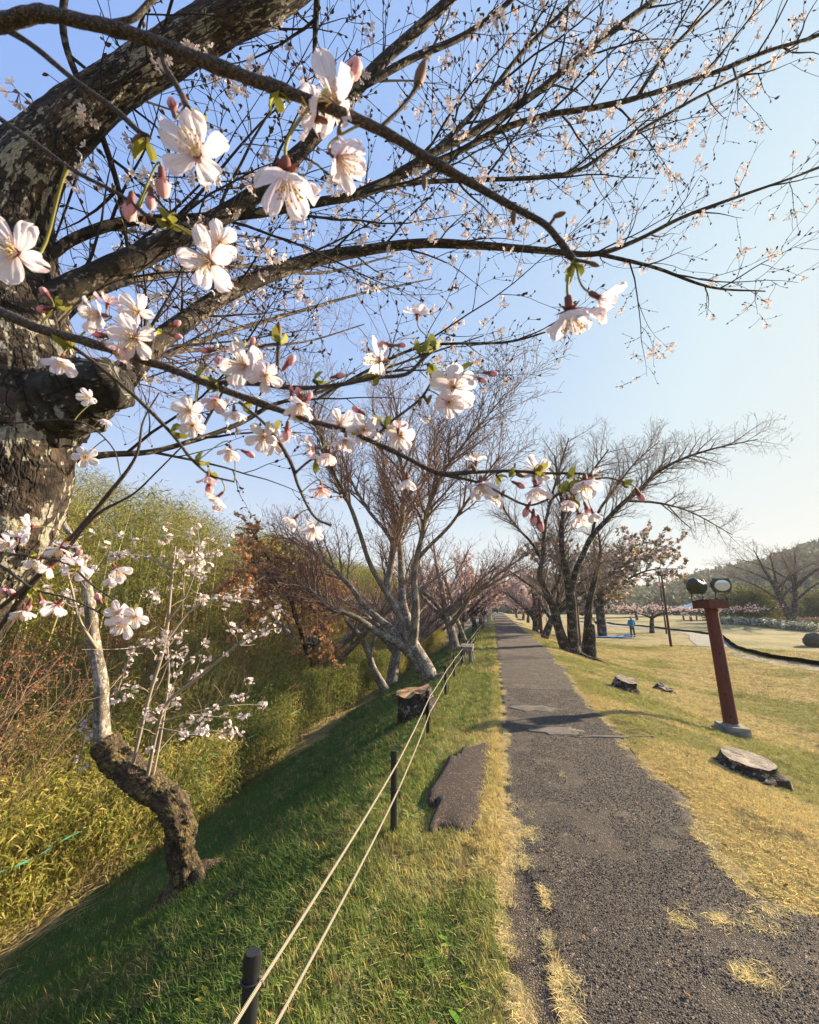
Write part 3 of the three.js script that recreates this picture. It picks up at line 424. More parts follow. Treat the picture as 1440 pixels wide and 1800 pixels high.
{
  const P = at(852, 1089, 55), q = at(862, 1089, 56); P.y = Hh(P.x, P.z); q.y = Hh(q.x, q.z); P.x += 0.1;
  person(P, 1.9, 'person in a black top and white trousers on the distant path', { stance: 0.03, arms: [[V(-0.26, 1.15, 0.05), V(-0.2, 1.3, 0.28)], [V(0.26, 1.15, 0), V(0.24, 0.93, 0.05)]], fz: [0.05, -0.05] }, { top: [0.015, 0.015, 0.018], legs: [0.62, 0.6, 0.58] });
  person(q, 2.6, 'person in cream clothes beside the black top on the distant path', { stance: 0.03, arms: [[V(-0.25, 1.13, 0), V(-0.24, 0.92, 0.06)], [V(0.25, 1.13, 0), V(0.24, 0.92, 0.06)]], fz: [0.08, -0.06] }, { top: [0.6, 0.5, 0.36], legs: [0.55, 0.48, 0.38] });
  const r = at(846, 1090, 52); r.y = Hh(r.x, r.z); r.x -= 0.2;
  person(r, 1.2, 'person all in black beside the fence on the distant path', { stance: 0.03, arms: [[V(-0.25, 1.13, 0.05), V(-0.15, 1.2, 0.25)], [V(0.25, 1.13, 0), V(0.24, 0.92, 0.06)]], fz: [0.04, -0.06] }, { top: [0.02, 0.02, 0.022], legs: [0.03, 0.03, 0.035] });
}
// ---------------------------------------------------------------- trees
const rndDir = (r) => { const z = r() * 2 - 1, a = r() * 2 * PI, q = sqrt(1 - z * z); return V(q * cos(a), z, q * sin(a)); };
function pointAt(b, s) { const f = s * (b.p.length - 1), i = min(floor(f), b.p.length - 2), t = f - i; return { p: b.p[i].clone().lerp(b.p[i + 1], t), d: b.p[i + 1].clone().sub(b.p[i]).normalize(), r: mix(b.r[i], b.r[i + 1], t) }; }
const lenOf = (b) => { let l = 0; for (let k = 1; k < b.p.length; k++) l += b.p[k].distanceTo(b.p[k - 1]); return l; };
// grows side branches on a branch; O.lv[k] = { n per metre, s0, len, fw, sp, up, trop, wig, seg, r }
function grow(b, k, O, out, rng) {
  const o = O.lv[k]; if (!o) return; const L = lenOf(b), n = max(o.min ?? 0, floor(L * o.n * (0.8 + 0.4 * rng()) + rng())); let az = rng() * 6.28;
  for (let i = 0; i < n; i++) {
    const s = o.s0 + (1 - o.s0) * (i + rng()) / n, q = pointAt(b, min(s, 0.999)); az += 2.4 + rng();
    const side = V(0, 1, 0).cross(q.d); if (side.lengthSq() < 0.01) side.set(1, 0, 0); side.normalize(); const nn = q.d.clone().cross(side), pr = side.multiplyScalar(cos(az)).addScaledVector(nn, sin(az) * (o.flat ?? 1));
    const d = q.d.clone().multiplyScalar(o.fw).addScaledVector(pr, o.sp).add(V(0, o.up, 0)).normalize(), len = o.len * (0.45 + 0.85 * rng()) * (1 - (o.tap ?? 0.45) * s), seg = o.seg, P = [q.p], R = [min(q.r * 0.75, o.r)], p = q.p.clone();
    if (O.out) d.addScaledVector(V(q.p.x - O.out.x, 0, q.p.z - O.out.z).normalize(), o.ow ?? 0).normalize();
    for (let j = 1; j <= seg; j++) { d.addScaledVector(rndDir(rng), o.wig).add(V(0, o.trop, 0)).normalize(); p.addScaledVector(d, len / seg); P.push(p.clone()); R.push(max(O.rmin ?? 0.0012, R[0] * (1 - 0.85 * j / seg))); }
    const c = { p: P, r: R, lv: k }; out.push(c); grow(c, k + 1, O, out, rng);
  }
}
// blossom and bud shapes used in numbers
function blossomGeo(size, petals, cup, seed, cA, cB) { // flat five-petal flower, y is its axis
  const G = new Geo();
  for (let k = 0; k < petals; k++) { const a = k / petals * 2 * PI + 0.3, w = 0.52, q = (r, b, y) => V(cos(a + b) * r * size, y * size, sin(a + b) * r * size), n = V(-cos(a) * 0.3, 1, -sin(a) * 0.3).normalize(); const o = V(0, 0, 0), l = q(0.62, -w, cup * 0.6), r = q(0.62, w, cup * 0.6), t1 = q(1, -0.25, cup), t2 = q(1, 0.25, cup), mid = q(0.9, 0, cup * 0.9); for (const [x, y, z] of [[o, mid, l], [l, mid, t1], [o, r, mid], [r, t2, mid]]) { const b = G.p.length / 3; G.tri(x, y, z, n, cA); if (x === o) for (let c = 0; c < 3; c++) G.c[b * 3 + c] = cB[c]; } }
  return G;
}
const flowerClump = (() => { const G = new Geo(), r = RNG(77); for (let k = 0; k < 5; k++) { const d = rndDir(r); d.y = d.y * 0.7 - 0.25; d.normalize(); const f = blossomGeo(0.0165, 5, 0.3 + 0.5 * r(), k, [0.92, 0.84, 0.82], [0.80, 0.52, 0.50]).get(), L = 0.024 + 0.012 * r(); G.add(f, M4(d.clone().multiplyScalar(L), QY(d))); const n = f.attributes.position.count; for (let i = 0; i < n; i++) G.c.push(f.attributes.color.getX(i), f.attributes.color.getY(i), f.attributes.color.getZ(i)); G.tube([V(0, 0, 0), d.clone().multiplyScalar(L * 0.75), d.clone().multiplyScalar(L)], [0.0012, 0.0011, 0.0022], 3, { col: [0.24, 0.13, 0.06] }); } G.hasC = true; return G.get(); })();
const budClump = (() => { const G = new Geo(), r = RNG(79); for (let k = 0; k < 2; k++) { const d = V((r() - 0.5) * (k ? 1.1 : 0.2), 1, (r() - 0.5) * (k ? 1.1 : 0.2)).normalize(), l = k ? 0.017 : 0.022; G.tube([V(0, 0, 0), d.clone().multiplyScalar(l * 0.35), d.clone().multiplyScalar(l * 0.65), d.clone().multiplyScalar(l)], [0.002, 0.0042, 0.0045, 0.0008], 5, { col: k ? [0.10, 0.06, 0.04] : [0.075, 0.045, 0.035] }); } return G.get(); })();
const flowerM = leafMat([1, 1, 1], 0.3, { vertexColors: true }), budM = mat([1, 1, 1], { vertexColors: true });
// far blossoms: many small crossed leaves of petals in one mesh
function farBlossom(sites, rng, size, cols) {
  const G = new Geo();
  for (const s of sites) { const c = cols[floor(rng() * cols.length)], z = size * (0.6 + 0.8 * rng()); for (let k = 0; k < 2; k++) { const a = rndDir(rng), b = a.clone().cross(rndDir(rng)).normalize(), n = a.clone().cross(b); const p = s.clone().addScaledVector(rndDir(rng), size * 0.8); G.tri(p.clone().addScaledVector(a, z), p.clone().addScaledVector(b, z), p.clone().addScaledVector(a, -z * 0.8).addScaledVector(b, -z * 0.4), n, c); } }
  return G.get();
}
function twigMesh(list, sides) { const G = new Geo(); for (const b of list) G.tube(b.p, b.r, sides); return G.get(); }
const cherryTops = [[0.70, 0.52, 0.49], [0.76, 0.62, 0.59], [0.60, 0.40, 0.38], [0.82, 0.71, 0.68]];

// a tree from main stems given as [[point, radius], ...]
function tree(name, label, group, base, stems, o) {
  const g = top(grp(base.x, base.y, base.z), name, label, 'tree', group), rng = RNG(o.seed), rel = (l) => l.map(([p, r]) => [p.clone().sub(base), r]), main = [];
  stems.forEach((st, k) => { const b = smooth(rel(st), max(8, st.length * 5)); main.push(b); const rs = o.seed * 7 + k * 13; part(g, k < (o.trunks ?? 1) ? 'trunk' : 'limb', new Geo().tube(b.p, b.r, k < (o.trunks ?? 1) ? 18 : 10, { circ: 1, rough: (a, l) => (o.rough ?? 0.18) * (vn(a * 6, l * 3, rs, 6) + 0.6 * vn(a * 12, l * 9, rs + 1, 12) - 0.8) }).get(), o.bark); });
  const out = []; main.forEach((b, k) => { if (k >= (o.bare ?? 1) && !(o.skip ?? []).includes(k)) grow(b, 0, o.grow, out, rng); });
  const a = out.filter((b) => b.lv === 0), c = out.filter((b) => b.lv > 0);
  if (a.length) part(g, 'branches', twigMesh(a, 5), o.branchMat ?? o.bark, null, 'stuff'); if (c.length) part(g, 'twigs', twigMesh(c, 3), o.twig, null, 'stuff');
  const last = out.filter((b) => b.lv >= (o.blv ?? 1)), sites = []; for (const b of last) for (let k = 0; k < (o.perTwig ?? 2); k++) if (rng() < (o.bloom ?? 0)) sites.push(pointAt(b, rng() * 0.999).p);
  if (sites.length) part(g, 'blossoms', farBlossom(sites, rng, o.bsize ?? 0.03, o.bcols ?? cherryTops), flowerM, null, 'stuff');
  if (o.buds) { const bs = []; for (const b of last) if (rng() < o.buds) bs.push(pointAt(b, 0.5 + 0.499 * rng()).p); if (bs.length) part(g, 'buds', farBlossom(bs, rng, o.budSize ?? 0.016, [[0.22, 0.09, 0.07], [0.30, 0.14, 0.11], [0.17, 0.08, 0.06]]), budM, null, 'stuff'); }
  return g;
}
const px2 = (list, f) => list.map(([x, y, d, w]) => [at(x, y, d), w * d / FPX / 2 * (f ?? 1)]);

// ---- old leaning cherry on the left, its limbs arching over the path
const LIMB = [
  [[-60, 700, 1.95, 110], [40, 600, 1.9, 100], [100, 525, 1.9, 70], [160, 490, 1.95, 60], [220, 462, 2.0, 56], [290, 430, 2.1, 52], [380, 385, 2.2, 45], [450, 340, 2.3, 38], [520, 275, 2.45, 34], [600, 190, 2.6, 31], [660, 120, 2.7, 28], [720, 65, 2.8, 26], [790, 0, 2.9, 23], [880, -90, 3.1, 16]],
  [[30, 850, 1.95, 120], [110, 745, 1.95, 96], [185, 695, 2.0, 72], [228, 655, 2.1, 56], [265, 612, 2.2, 50], [330, 562, 2.4, 45], [400, 515, 2.6, 41], [480, 480, 2.8, 36], [560, 455, 3.0, 32], [640, 440, 3.15, 26], [740, 428, 3.3, 22], [850, 432, 3.5, 19], [950, 440, 3.7, 16], [1050, 446, 3.9, 13], [1120, 422, 4.0, 10], [1200, 382, 4.1, 9], [1300, 345, 4.2, 7], [1400, 310, 4.3, 5], [1480, 280, 4.4, 3]],
  [[20, 500, 1.9, 40], [90, 447, 1.95, 26], [130, 420, 2.0, 25], [220, 390, 2.1, 24], [330, 385, 2.2, 23], [450, 375, 2.3, 22], [560, 355, 2.45, 21], [640, 340, 2.55, 20], [700, 305, 2.65, 20], [760, 270, 2.75, 20], [850, 222, 2.9, 19], [940, 165, 3.05, 17], [1020, 100, 3.2, 16], [1090, 45, 3.3, 15], [1150, 0, 3.4, 14], [1240, -80, 3.6, 9]],
  [[660, 335, 2.6, 16], [730, 298, 2.75, 15], [800, 270, 2.9, 15], [880, 228, 3.05, 15], [960, 203, 3.15, 14], [1040, 190, 3.25, 13], [1120, 172, 3.35, 12], [1250, 130, 3.5, 11], [1350, 90, 3.6, 9], [1440, 62, 3.7, 8], [1540, 20, 3.8, 4]],
  [[640, 340, 2.55, 12], [720, 322, 2.75, 11], [850, 316, 2.95, 10], [970, 310, 3.1, 10], [1020, 298, 3.2, 9], [1100, 245, 3.3, 8], [1220, 175, 3.45, 7], [1300, 135, 3.55, 6], [1400, 85, 3.65, 4]],
  [[1120, 172, 3.35, 11], [1160, 110, 3.4, 10], [1210, 55, 3.5, 8], [1280, -10, 3.6, 6], [1350, -70, 3.7, 4]],
  [[1050, 446, 3.9, 10], [1150, 470, 4.0, 8], [1250, 505, 4.1, 6], [1345, 512, 4.2, 3]],
  [[120, -60, 1.9, 17], [112, 60, 1.95, 16], [150, 170, 2.0, 15], [185, 255, 2.0, 14], [210, 340, 2.05, 12], [224, 435, 2.1, 7]],
  [[560, -50, 2.3, 16], [555, 40, 2.35, 14], [552, 125, 2.4, 9]],
  [[110, 810, 2.0, 26], [190, 799, 2.1, 16], [260, 795, 2.2, 14], [335, 776, 2.35, 13], [420, 745, 2.6, 12], [480, 712, 2.8, 10], [560, 690, 3.0, 8], [700, 640, 3.4, 6], [850, 590, 3.8, 3]],
  [[560, 700, 2.6, 6], [640, 655, 2.75, 8], [740, 610, 2.9, 7], [900, 600, 3.2, 6], [1000, 570, 3.4, 3]],
  [[760, 270, 2.75, 14], [840, 190, 2.95, 12], [920, 90, 3.1, 11], [1000, 10, 3.2, 8], [1060, -60, 3.3, 5]],
  [[60, 780, 2.0, 40], [150, 705, 2.2, 24], [250, 640, 3.0, 16], [380, 590, 4.0, 12], [500, 555, 5.0, 9], [640, 515, 6.0, 6], [760, 490, 7.0, 3]],
  [[60, 600, 2.0, 40], [160, 520, 2.4, 20], [300, 480, 3.3, 14], [430, 468, 4.4, 10], [560, 480, 5.4, 7], [690, 450, 6.4, 4]],
  [[80, 700, 2.0, 40], [180, 650, 2.5, 18], [300, 620, 3.6, 12], [420, 610, 4.8, 8], [540, 600, 5.8, 5], [640, 570, 6.6, 3]],
  [[640, 150, 2.65, 18], [720, 105, 2.75, 17], [820, 60, 2.9, 14], [900, 0, 3.0, 10], [960, -60, 3.1, 6]],
];
let oldTree;
{
  const W = [[-470, 1750, 1.8, 300], [-330, 1450, 1.85, 255], [-210, 1230, 1.88, 235], [-100, 1070, 1.9, 222], [-30, 950, 1.9, 220], [10, 820, 1.9, 222], [20, 720, 1.9, 228], [14, 620, 1.9, 215], [2, 520, 1.9, 200], [-6, 430, 1.88, 180], [22, 335, 1.86, 148], [95, 240, 1.9, 108], [180, 168, 1.95, 96], [280, 103, 2.0, 88], [370, 46, 2.05, 82], [455, 8, 2.1, 80], [560, -55, 2.2, 66]];
  const st = px2(W, 0.9); st.forEach((e, k) => { if (k > 9) e[1] *= 0.86; }); const b0 = st[0][0]; b0.y = Hh(b0.x, b0.z) - 0.3; st[0][1] *= 1.1; const base = V(b0.x, b0.y + 0.3, b0.z);
  const g = oldTree = top(grp(base.x, base.y, base.z), 'old_cherry_tree', 'old cherry tree with thick lichen covered trunk leaning in from the left', 'tree');
  const rel = (l) => l.map(([p, r]) => [p.clone().sub(base), r]); const tb = smooth(rel(st), 150);
  part(g, 'trunk', new Geo().tube(tb.p, tb.r, 64, { rough: (a, l) => 0.16 * (vn(a * 5, l * 2.2, 301, 5) - 0.5) + 0.10 * (vn(a * 12, l * 7, 303, 12) - 0.5) + 0.07 * (vn(a * 30, l * 16, 305, 30) - 0.5) + 0.05 * (vn(a * 64, l * 40, 307, 64) - 0.5) }).get(), MT.bark, 'thick dark trunk with pale lichen and flaking bark');
  const sb = smooth(rel(px2([[70, 760, 1.9, 120], [130, 705, 1.86, 110], [175, 680, 1.84, 100], [205, 672, 1.83, 88], [216, 668, 1.83, 60]])), 60);
  part(g, 'broken_stub', new Geo().tube(sb.p, sb.r, 52, { cap: 'end', rough: (a, l) => 0.34 * (vn(a * 5, l * 9, 311, 5) - 0.5) + 0.26 * (vn(a * 12, l * 24, 313, 12) - 0.5) + 0.16 * (vn(a * 26, l * 60, 315, 26) - 0.5) }).get(), MT.barkDark);
  const rng = RNG(1234), out = [], mains = LIMB.map((l) => smooth(rel(px2(l, 0.7)), l.length * 5));
  mains.forEach((b, k) => part(g, 'limb', new Geo().tube(b.p, b.r, k < 3 ? 22 : 12, { rough: (a, l) => 0.10 * (vn(a * 5, l * 6, 320 + k, 5) - 0.5) + 0.07 * (vn(a * 10, l * 40, 350 + k, 10) - 0.5) }).get(), MT.limb));
  const O = { rmin: 0.0018, lv: [{ n: 3.8, s0: 0.14, len: 1.35, fw: 0.8, sp: 0.75, up: 0.12, trop: 0.0, wig: 0.13, seg: 8, r: 0.0085, tap: 0.5, flat: 0.6 }, { n: 5.2, s0: 0.10, len: 0.55, fw: 0.7, sp: 0.8, up: 0.05, trop: 0.01, wig: 0.18, seg: 6, r: 0.0042, tap: 0.4, flat: 0.7 }, { n: 6.5, s0: 0.12, len: 0.16, fw: 0.6, sp: 0.8, up: 0.1, trop: 0.03, wig: 0.22, seg: 3, r: 0.0026, tap: 0.3 }] };
  const red = []; mains.forEach((b, k) => k > 11 && k < 15 ? grow(b, 0, { rmin: 0.0016, lv: [{ ...O.lv[0], n: 4.5, len: 1.2, up: 0.2, fw: 0.5, sp: 0.9, flat: 1, wig: 0.26, r: 0.007 }, { ...O.lv[1], n: 6.5, len: 0.5, fw: 0.5, sp: 0.9, wig: 0.3, r: 0.004 }, { ...O.lv[2], n: 7, len: 0.2, r: 0.0026 }] }, red, rng) : grow(b, 0, O, out, rng)); part(g, 'fine_twigs', twigMesh(red, 3), MT.twigRed, null, 'stuff'); const rs = []; for (const b of red) if (b.lv > 1) rs.push([M4(b.p[b.p.length - 1], QE(rng() * 6, rng() * 6, 0), 0.5 + 0.5 * rng())]); { const fb = instanced(budClump, budM, rs); fb.name = 'fine_buds'; fb.userData.kind = 'stuff'; g.add(fb); } const tt = { p: tb.p.slice(95), r: tb.r.slice(95) }; grow(tt, 0, { ...O, lv: [{ ...O.lv[0], n: 5 }, O.lv[1], O.lv[2]] }, out, rng);
  const tooNear = (b) => b.p.some((p) => p.clone().add(base).distanceTo(camera.position) < 1.1); const keep = out.filter((b) => !tooNear(b));
  part(g, 'branches', twigMesh(keep.filter((b) => b.lv === 0), 6), MT.twigDark, null, 'stuff'); part(g, 'twigs', twigMesh(keep.filter((b) => b.lv > 0), 3), MT.twigDark, null, 'stuff');
  const fl = [], bd = []; for (const b of keep) { if (b.lv < 1) continue; const n = b.lv === 1 ? 4 : 2; for (let i = 0; i < n; i++) { const q = pointAt(b, i ? 0.15 + 0.8 * rng() : 0.999); if (rng() < 0.75) bd.push([M4(q.p, QY(q.d.clone().multiplyScalar(0.7).add(rndDir(rng).multiplyScalar(0.5))), 0.8 + 0.6 * rng())]); } if (rng() < 0.14 + 0.2 * (fbm(b.p[0].x * 1.5, b.p[0].z * 1.5 + b.p[0].y, 71, 2) > 0.55)) fl.push([M4(b.p[b.p.length - 1], QE(rng() * 0.8 - 0.4, rng() * 6, rng() * 0.8 - 0.4), 0.9 + 0.5 * rng())]); }
  const A = instanced(flowerClump, flowerM, fl); A.name = 'blossoms'; A.userData.kind = 'stuff'; g.add(A); const B = instanced(budClump, budM, bd); B.name = 'buds'; B.userData.kind = 'stuff'; g.add(B);
}
// ---- left row: many stemmed cherry behind the fence and its neighbours
const upGrow = (den, k = 1) => ({ rmin: 0.004, lv: [{ n: 2.6 * den, s0: 0.25, len: 2.3 * k, fw: 0.9, sp: 0.55, up: 0.35, trop: 0.02, wig: 0.12, seg: 6, r: 0.035 }, { n: 4.2 * den, s0: 0.12, len: 1.15 * k, fw: 0.75, sp: 0.65, up: 0.2, trop: 0.02, wig: 0.16, seg: 5, r: 0.013 }, { n: 6 * den, s0: 0.1, len: 0.5 * k, fw: 0.7, sp: 0.7, up: 0.15, trop: 0.02, wig: 0.2, seg: 3, r: 0.007 }] });
let leftProto;
{
  const base = grd(760, 1199), D = depthOf(base), q = (l) => l.map(([x, y, dd, w]) => [at(x, y, D + dd), w * (D + dd) / FPX / 2]);
  const st = [
    [[758, 1210, 0, 44], [752, 1180, 0, 38], [740, 1160, 0.05, 37], [726, 1136, 0.1, 36], [716, 1112, 0.15, 34], [709, 1090, 0.2, 27], [690, 1060, 0.2, 20], [680, 1040, 0.2, 18], [687, 995, 0.3, 16], [693, 957, 0.3, 15], [706, 919, 0.2, 14], [709, 884, 0.1, 13], [712, 855, 0, 11], [703, 800, -0.2, 8], [700, 740, -0.4, 5], [690, 680, -0.6, 3]],
    [[722, 1125, 0.1, 24], [716, 1090, 0.1, 22], [709, 1059, 0.3, 18], [706, 1011, 0.5, 16], [703, 963, 0.7, 14], [700, 930, 0.9, 12], [680, 870, 1.2, 10], [672, 800, 1.5, 7], [655, 720, 1.8, 4]],
    [[724, 1132, 0.05, 26], [729, 1100, -0.1, 22], [731, 1066, -0.2, 19], [728, 1018, -0.3, 17], [731, 989, -0.4, 15], [741, 947, -0.6, 12], [751, 900, -0.8, 10], [770, 850, -1.1, 8], [800, 800, -1.4, 6], [850, 740, -1.8, 4], [890, 690, -2, 2]],
    [[742, 1178, 0.05, 30], [712, 1138, 0.0, 26], [668, 1114, -0.2, 17], [620, 1082, -0.5, 13], [581, 1070, -0.8, 9], [550, 1040, -1, 7], [520, 1020, -1.2, 4]],
    [[715, 1138, 0.05, 22], [687, 1105, 0.2, 19], [645, 1070, 0.3, 15], [613, 1027, 0.5, 12], [580, 995, 0.7, 9], [540, 965, 0.9, 6], [490, 940, 1.1, 3]],
    [[683, 1048, 0.2, 14], [660, 1010, 0.1, 13], [648, 985, 0, 12], [636, 948, -0.2, 11], [617, 893, -0.4, 10], [604, 868, -0.5, 9], [582, 820, -0.8, 7], [560, 760, -1.1, 5], [530, 700, -1.4, 3]],
    [[731, 985, -0.4, 11], [755, 960, -0.5, 9], [790, 925, -0.7, 8], [815, 890, -0.9, 7], [850, 840, -1.2, 5], [880, 800, -1.5, 3]],
    [[693, 957, 0.3, 10], [675, 930, 0.5, 9], [650, 900, 0.8, 8], [620, 850, 1.2, 6], [600, 800, 1.5, 4]],
    [[700, 940, 0.3, 9], [718, 900, 0.6, 8], [740, 860, 1.0, 7], [760, 800, 1.4, 5], [775, 740, 1.8, 3]],
    [[758, 1200, 0, 20], [770, 1190, -0.1, 16], [783, 1186, -0.2, 9], [792, 1189, -0.3, 4]],
  ].map(q); st[0][0][0].y = base.y - 0.3; for (const l of st) for (const e of l) e[1] *= 0.72;
  leftProto = tree('cherry_tree', 'many stemmed grey cherry leaning out from the slope behind the fence, nearest of its row', 'cherry trees lining the path', base, st, { seed: 41, bark: MT.barkGrey, branchMat: MT.twigGrey, twig: MT.twigRed, bare: 0, grow: (() => { const O = upGrow(1.5, 0.85); O.lv[0].s0 = 0.48; O.lv[0].up = 0.28; O.lv[0].sp = 0.65; return O; })(), bloom: 0.02, bsize: 0.022, buds: 0.5, blv: 2, perTwig: 1 });
}
// generic cherries for the two rows, spreading toward the path
function generic(seed, h, spread, bloom, mats, label, group, place, turn, lean = 0, dark = true, bsize = 0.075) {
  const rng = RNG(seed), b = V(0, 0, 0), st = [], hh = h * 0.26; const tx = lean * h * 0.25;
  st.push([[V(-tx * 0.3, -0.3, 0), 0.30], [V(0, 0.15, 0), 0.25], [V(tx * 0.4, hh * 0.5, 0.05), 0.2], [V(tx, hh, 0), 0.17], [V(tx * 1.6, hh * 1.7, 0.2), 0.12], [V(tx * 2.2, h * 0.62, 0.1), 0.08], [V(tx * 2.6, h * 0.9, -0.1), 0.02]]);
  const n = 6; for (let k = 0; k < n; k++) { const a = k / n * 2 * PI + rng(), s = hh * (0.6 + 0.55 * rng()), d = spread * (0.75 + 0.5 * rng()), x0 = tx * s / hh; st.push([[V(x0, s, 0), 0.12], [V(x0 + cos(a) * d * 0.25, s + h * 0.14, sin(a) * d * 0.25), 0.09], [V(x0 + cos(a + 0.2) * d * 0.6, s + h * 0.3, sin(a + 0.2) * d * 0.6), 0.055], [V(x0 + cos(a + 0.1) * d, s + h * (0.38 + 0.14 * rng()), sin(a + 0.1) * d), 0.015]]); }
  const g = tree('cherry_tree', label, group, b, st, { seed, bark: dark ? MT.barkDark : MT.barkGrey, branchMat: MT.twigGrey, twig: mats, bare: 0, grow: { ...upGrow(0.85, 0.9), rmin: 0.006 }, bloom, bsize, blv: 1, perTwig: bloom > 0.1 ? 8 : 2, buds: bloom < 0.1 ? 0.5 : 0 });
  g.position.copy(place); g.rotation.y = turn; return g;
}
const spot = (x, z) => V(x, Hh(x, z) - 0.05, z);
const gA = generic(61, 6.2, 3.6, 0.04, MT.twigRed, 'bare grey cherry behind the fence, second along the left row', 'cherry trees lining the path', spot(-1.9, -20), 0.4, -0.25, false, 0.03);
const gB = generic(67, 6.0, 3.8, 0.55, MT.twigRed, 'cherry in pale pink bloom on the left row, third along', 'cherry trees lining the path', spot(-2.4, -29), 1.0, 0.1);
const gC = generic(71, 6.4, 4.2, 0.8, MT.twigRed, 'cherry in full pink bloom on the left row, fourth along', 'cherry trees lining the path', spot(-2.0, -40), 2.2, 0.2);
function copyTree(src, x, z, turn, s, label) { const c = src.clone(); c.userData = { ...src.userData, label }; c.name = numbered('cherry_tree'); c.position.copy(spot(x, z)); c.rotation.y = turn; c.scale.setScalar(s); scene.add(c); return c; }
const LR = 'cherry in full pink bloom on the left row, ', RR = 'cherry in full pink bloom on the right row, ';
for (const [src, x, z, t, s, lab] of [[gC, -2.6, -52, 0.5, 1.05, LR + 'fifth along'], [gB, -2.2, -64, 3.0, 1.1, LR + 'sixth along'], [gC, -2.5, -78, 4.1, 1.1, LR + 'seventh along'], [gC, -2.6, -95, 1.6, 1.15, LR + 'last before the path bends'], [gC, 5.0, -58, 3.6, 1.0, RR + 'fifth along'], [gB, 5.0, -72, 0.3, 1.1, RR + 'sixth along'], [gC, 5.2, -88, 2.2, 1.15, RR + 'seventh along'], [gC, 5.0, -110, 5.2, 1.2, RR + 'last before the path bends'], [gC, 0.5, -150, 1.1, 1.5, 'pink cherry closing the far end of the path'], [gC, 10, -135, 2.1, 1.4, 'distant pink cherry right of the far end of the path'], [gC, -8, -140, 0.7, 1.5, 'distant pink cherry left of the far end of the path']]) copyTree(src, x, z, t, s, lab);
copyTree(gB, -6.5, -36, 0.2, 1.0, 'pink flecked cherry low on the slope behind the left row'); copyTree(gA, -5.2, -26, 2.7, 1.05, 'bare reddish cherry low on the slope behind the second left tree');
copyTree(gA, -6.8, -17.5, 0.9, 1.3, 'bare reddish cherry at the slope foot behind the russet maple'); copyTree(gB, -6.0, -46, 2.2, 1.3, 'pink flecked cherry low on the slope, farthest behind the left row'); copyTree(gA, -4.8, -19.5, 3.9, 1.2, 'bare reddish cherry on the slope between the left rows');
// ---- right row
{
  const base = grd(1004, 1147), D = depthOf(base), q = (l) => l.map(([x, y, dd, w]) => [at(x, y, D + dd), w * (D + dd) / FPX / 2]);
  const st = [
    [[1000, 1160, 0, 40], [993, 1135, 0, 31], [983, 1108, 0, 25], [975, 1075, 0, 22], [965, 1049, 0, 20], [949, 1014, 0.2, 15], [954, 981, 0.2, 11], [958, 925, 0.2, 9], [968, 880, 0.1, 7], [985, 820, 0, 5], [1000, 770, 0, 3]],
    [[1010, 1160, -0.1, 40], [1008, 1125, -0.1, 30], [1006, 1094, -0.1, 27], [1002, 1037, -0.1, 24], [994, 1000, -0.2, 19], [988, 965, -0.2, 15], [988, 925, -0.2, 13], [990, 900, -0.2, 11], [982, 850, -0.3, 8], [975, 800, -0.4, 4]],
    [[1004, 1045, -0.1, 18], [1012, 1005, -0.2, 15], [1025, 974, -0.3, 14], [1040, 944, -0.4, 14], [1070, 910, -0.6, 13], [1100, 880, -0.8, 12], [1130, 857, -1.0, 11], [1149, 835, -1.1, 9], [1194, 809, -1.4, 7], [1250, 790, -1.7, 5], [1332, 772, -2.1, 2]],
    [[1100, 880, -0.8, 8], [1156, 884, -0.5, 6], [1212, 899, -0.2, 4], [1287, 940, 0.2, 2]],
    [[952, 985, 0.2, 8], [935, 955, 0.4, 7], [912, 930, 0.7, 6], [888, 898, 1.0, 5], [865, 850, 1.3, 3]],
    [[1028, 1150, 0.7, 26], [1033, 1110, 0.7, 22], [1036, 1060, 0.7, 19], [1044, 1025, 0.8, 15], [1052, 995, 0.9, 11], [1056, 965, 1.1, 7], [1050, 930, 1.4, 3]],
    [[1040, 1150, 0.3, 22], [1042, 1125, 0.3, 18], [1041, 1103, 0.3, 17], [1041, 1098, 0.3, 12]],
    [[966, 1050, 0.1, 10], [985, 1010, 0.5, 8], [978, 960, 0.9, 6], [1000, 900, 1.4, 5], [1020, 830, 2, 3]],
    [[1040, 944, -0.4, 9], [1050, 905, 0, 8], [1080, 860, 0.5, 6], [1120, 810, 1, 4], [1160, 775, 1.4, 2]],
    [[988, 905, -0.2, 8], [1010, 870, -0.6, 7], [1040, 830, -1, 5], [1070, 790, -1.4, 3]],
    [[1015, 1160, -0.1, 22], [1030, 1158, -0.5, 14], [1050, 1164, -0.8, 8], [1066, 1172, -1.0, 3]], [[1035, 1160, 0.2, 14], [1052, 1160, 0.1, 9], [1075, 1166, 0, 3]],
  ].map(q); for (const l of st) for (const e of l) e[1] *= 0.66; for (const k of [0, 1, 5, 6]) st[k][0][0].y = base.y - 0.35; for (const k of [10, 11]) for (const e of st[k]) e[0].y = Hh(e[0].x, e[0].z) + e[1] * 0.3;
  const O = upGrow(1.4, 0.8); O.lv[0] = { ...O.lv[0], up: 0.1, sp: 0.7, trop: -0.005, s0: 0.35 };
  tree('cherry_tree', 'double trunked dark cherry right of the path with a long limb reaching right', 'cherry trees lining the path', base, st, { seed: 83, trunks: 2, skip: [6, 10, 11], bark: MT.barkDark, branchMat: MT.twigGrey, twig: MT.twigGrey, bare: 0, grow: O, bloom: 0.05, bsize: 0.022, buds: 0.55, blv: 2, perTwig: 1 });
}
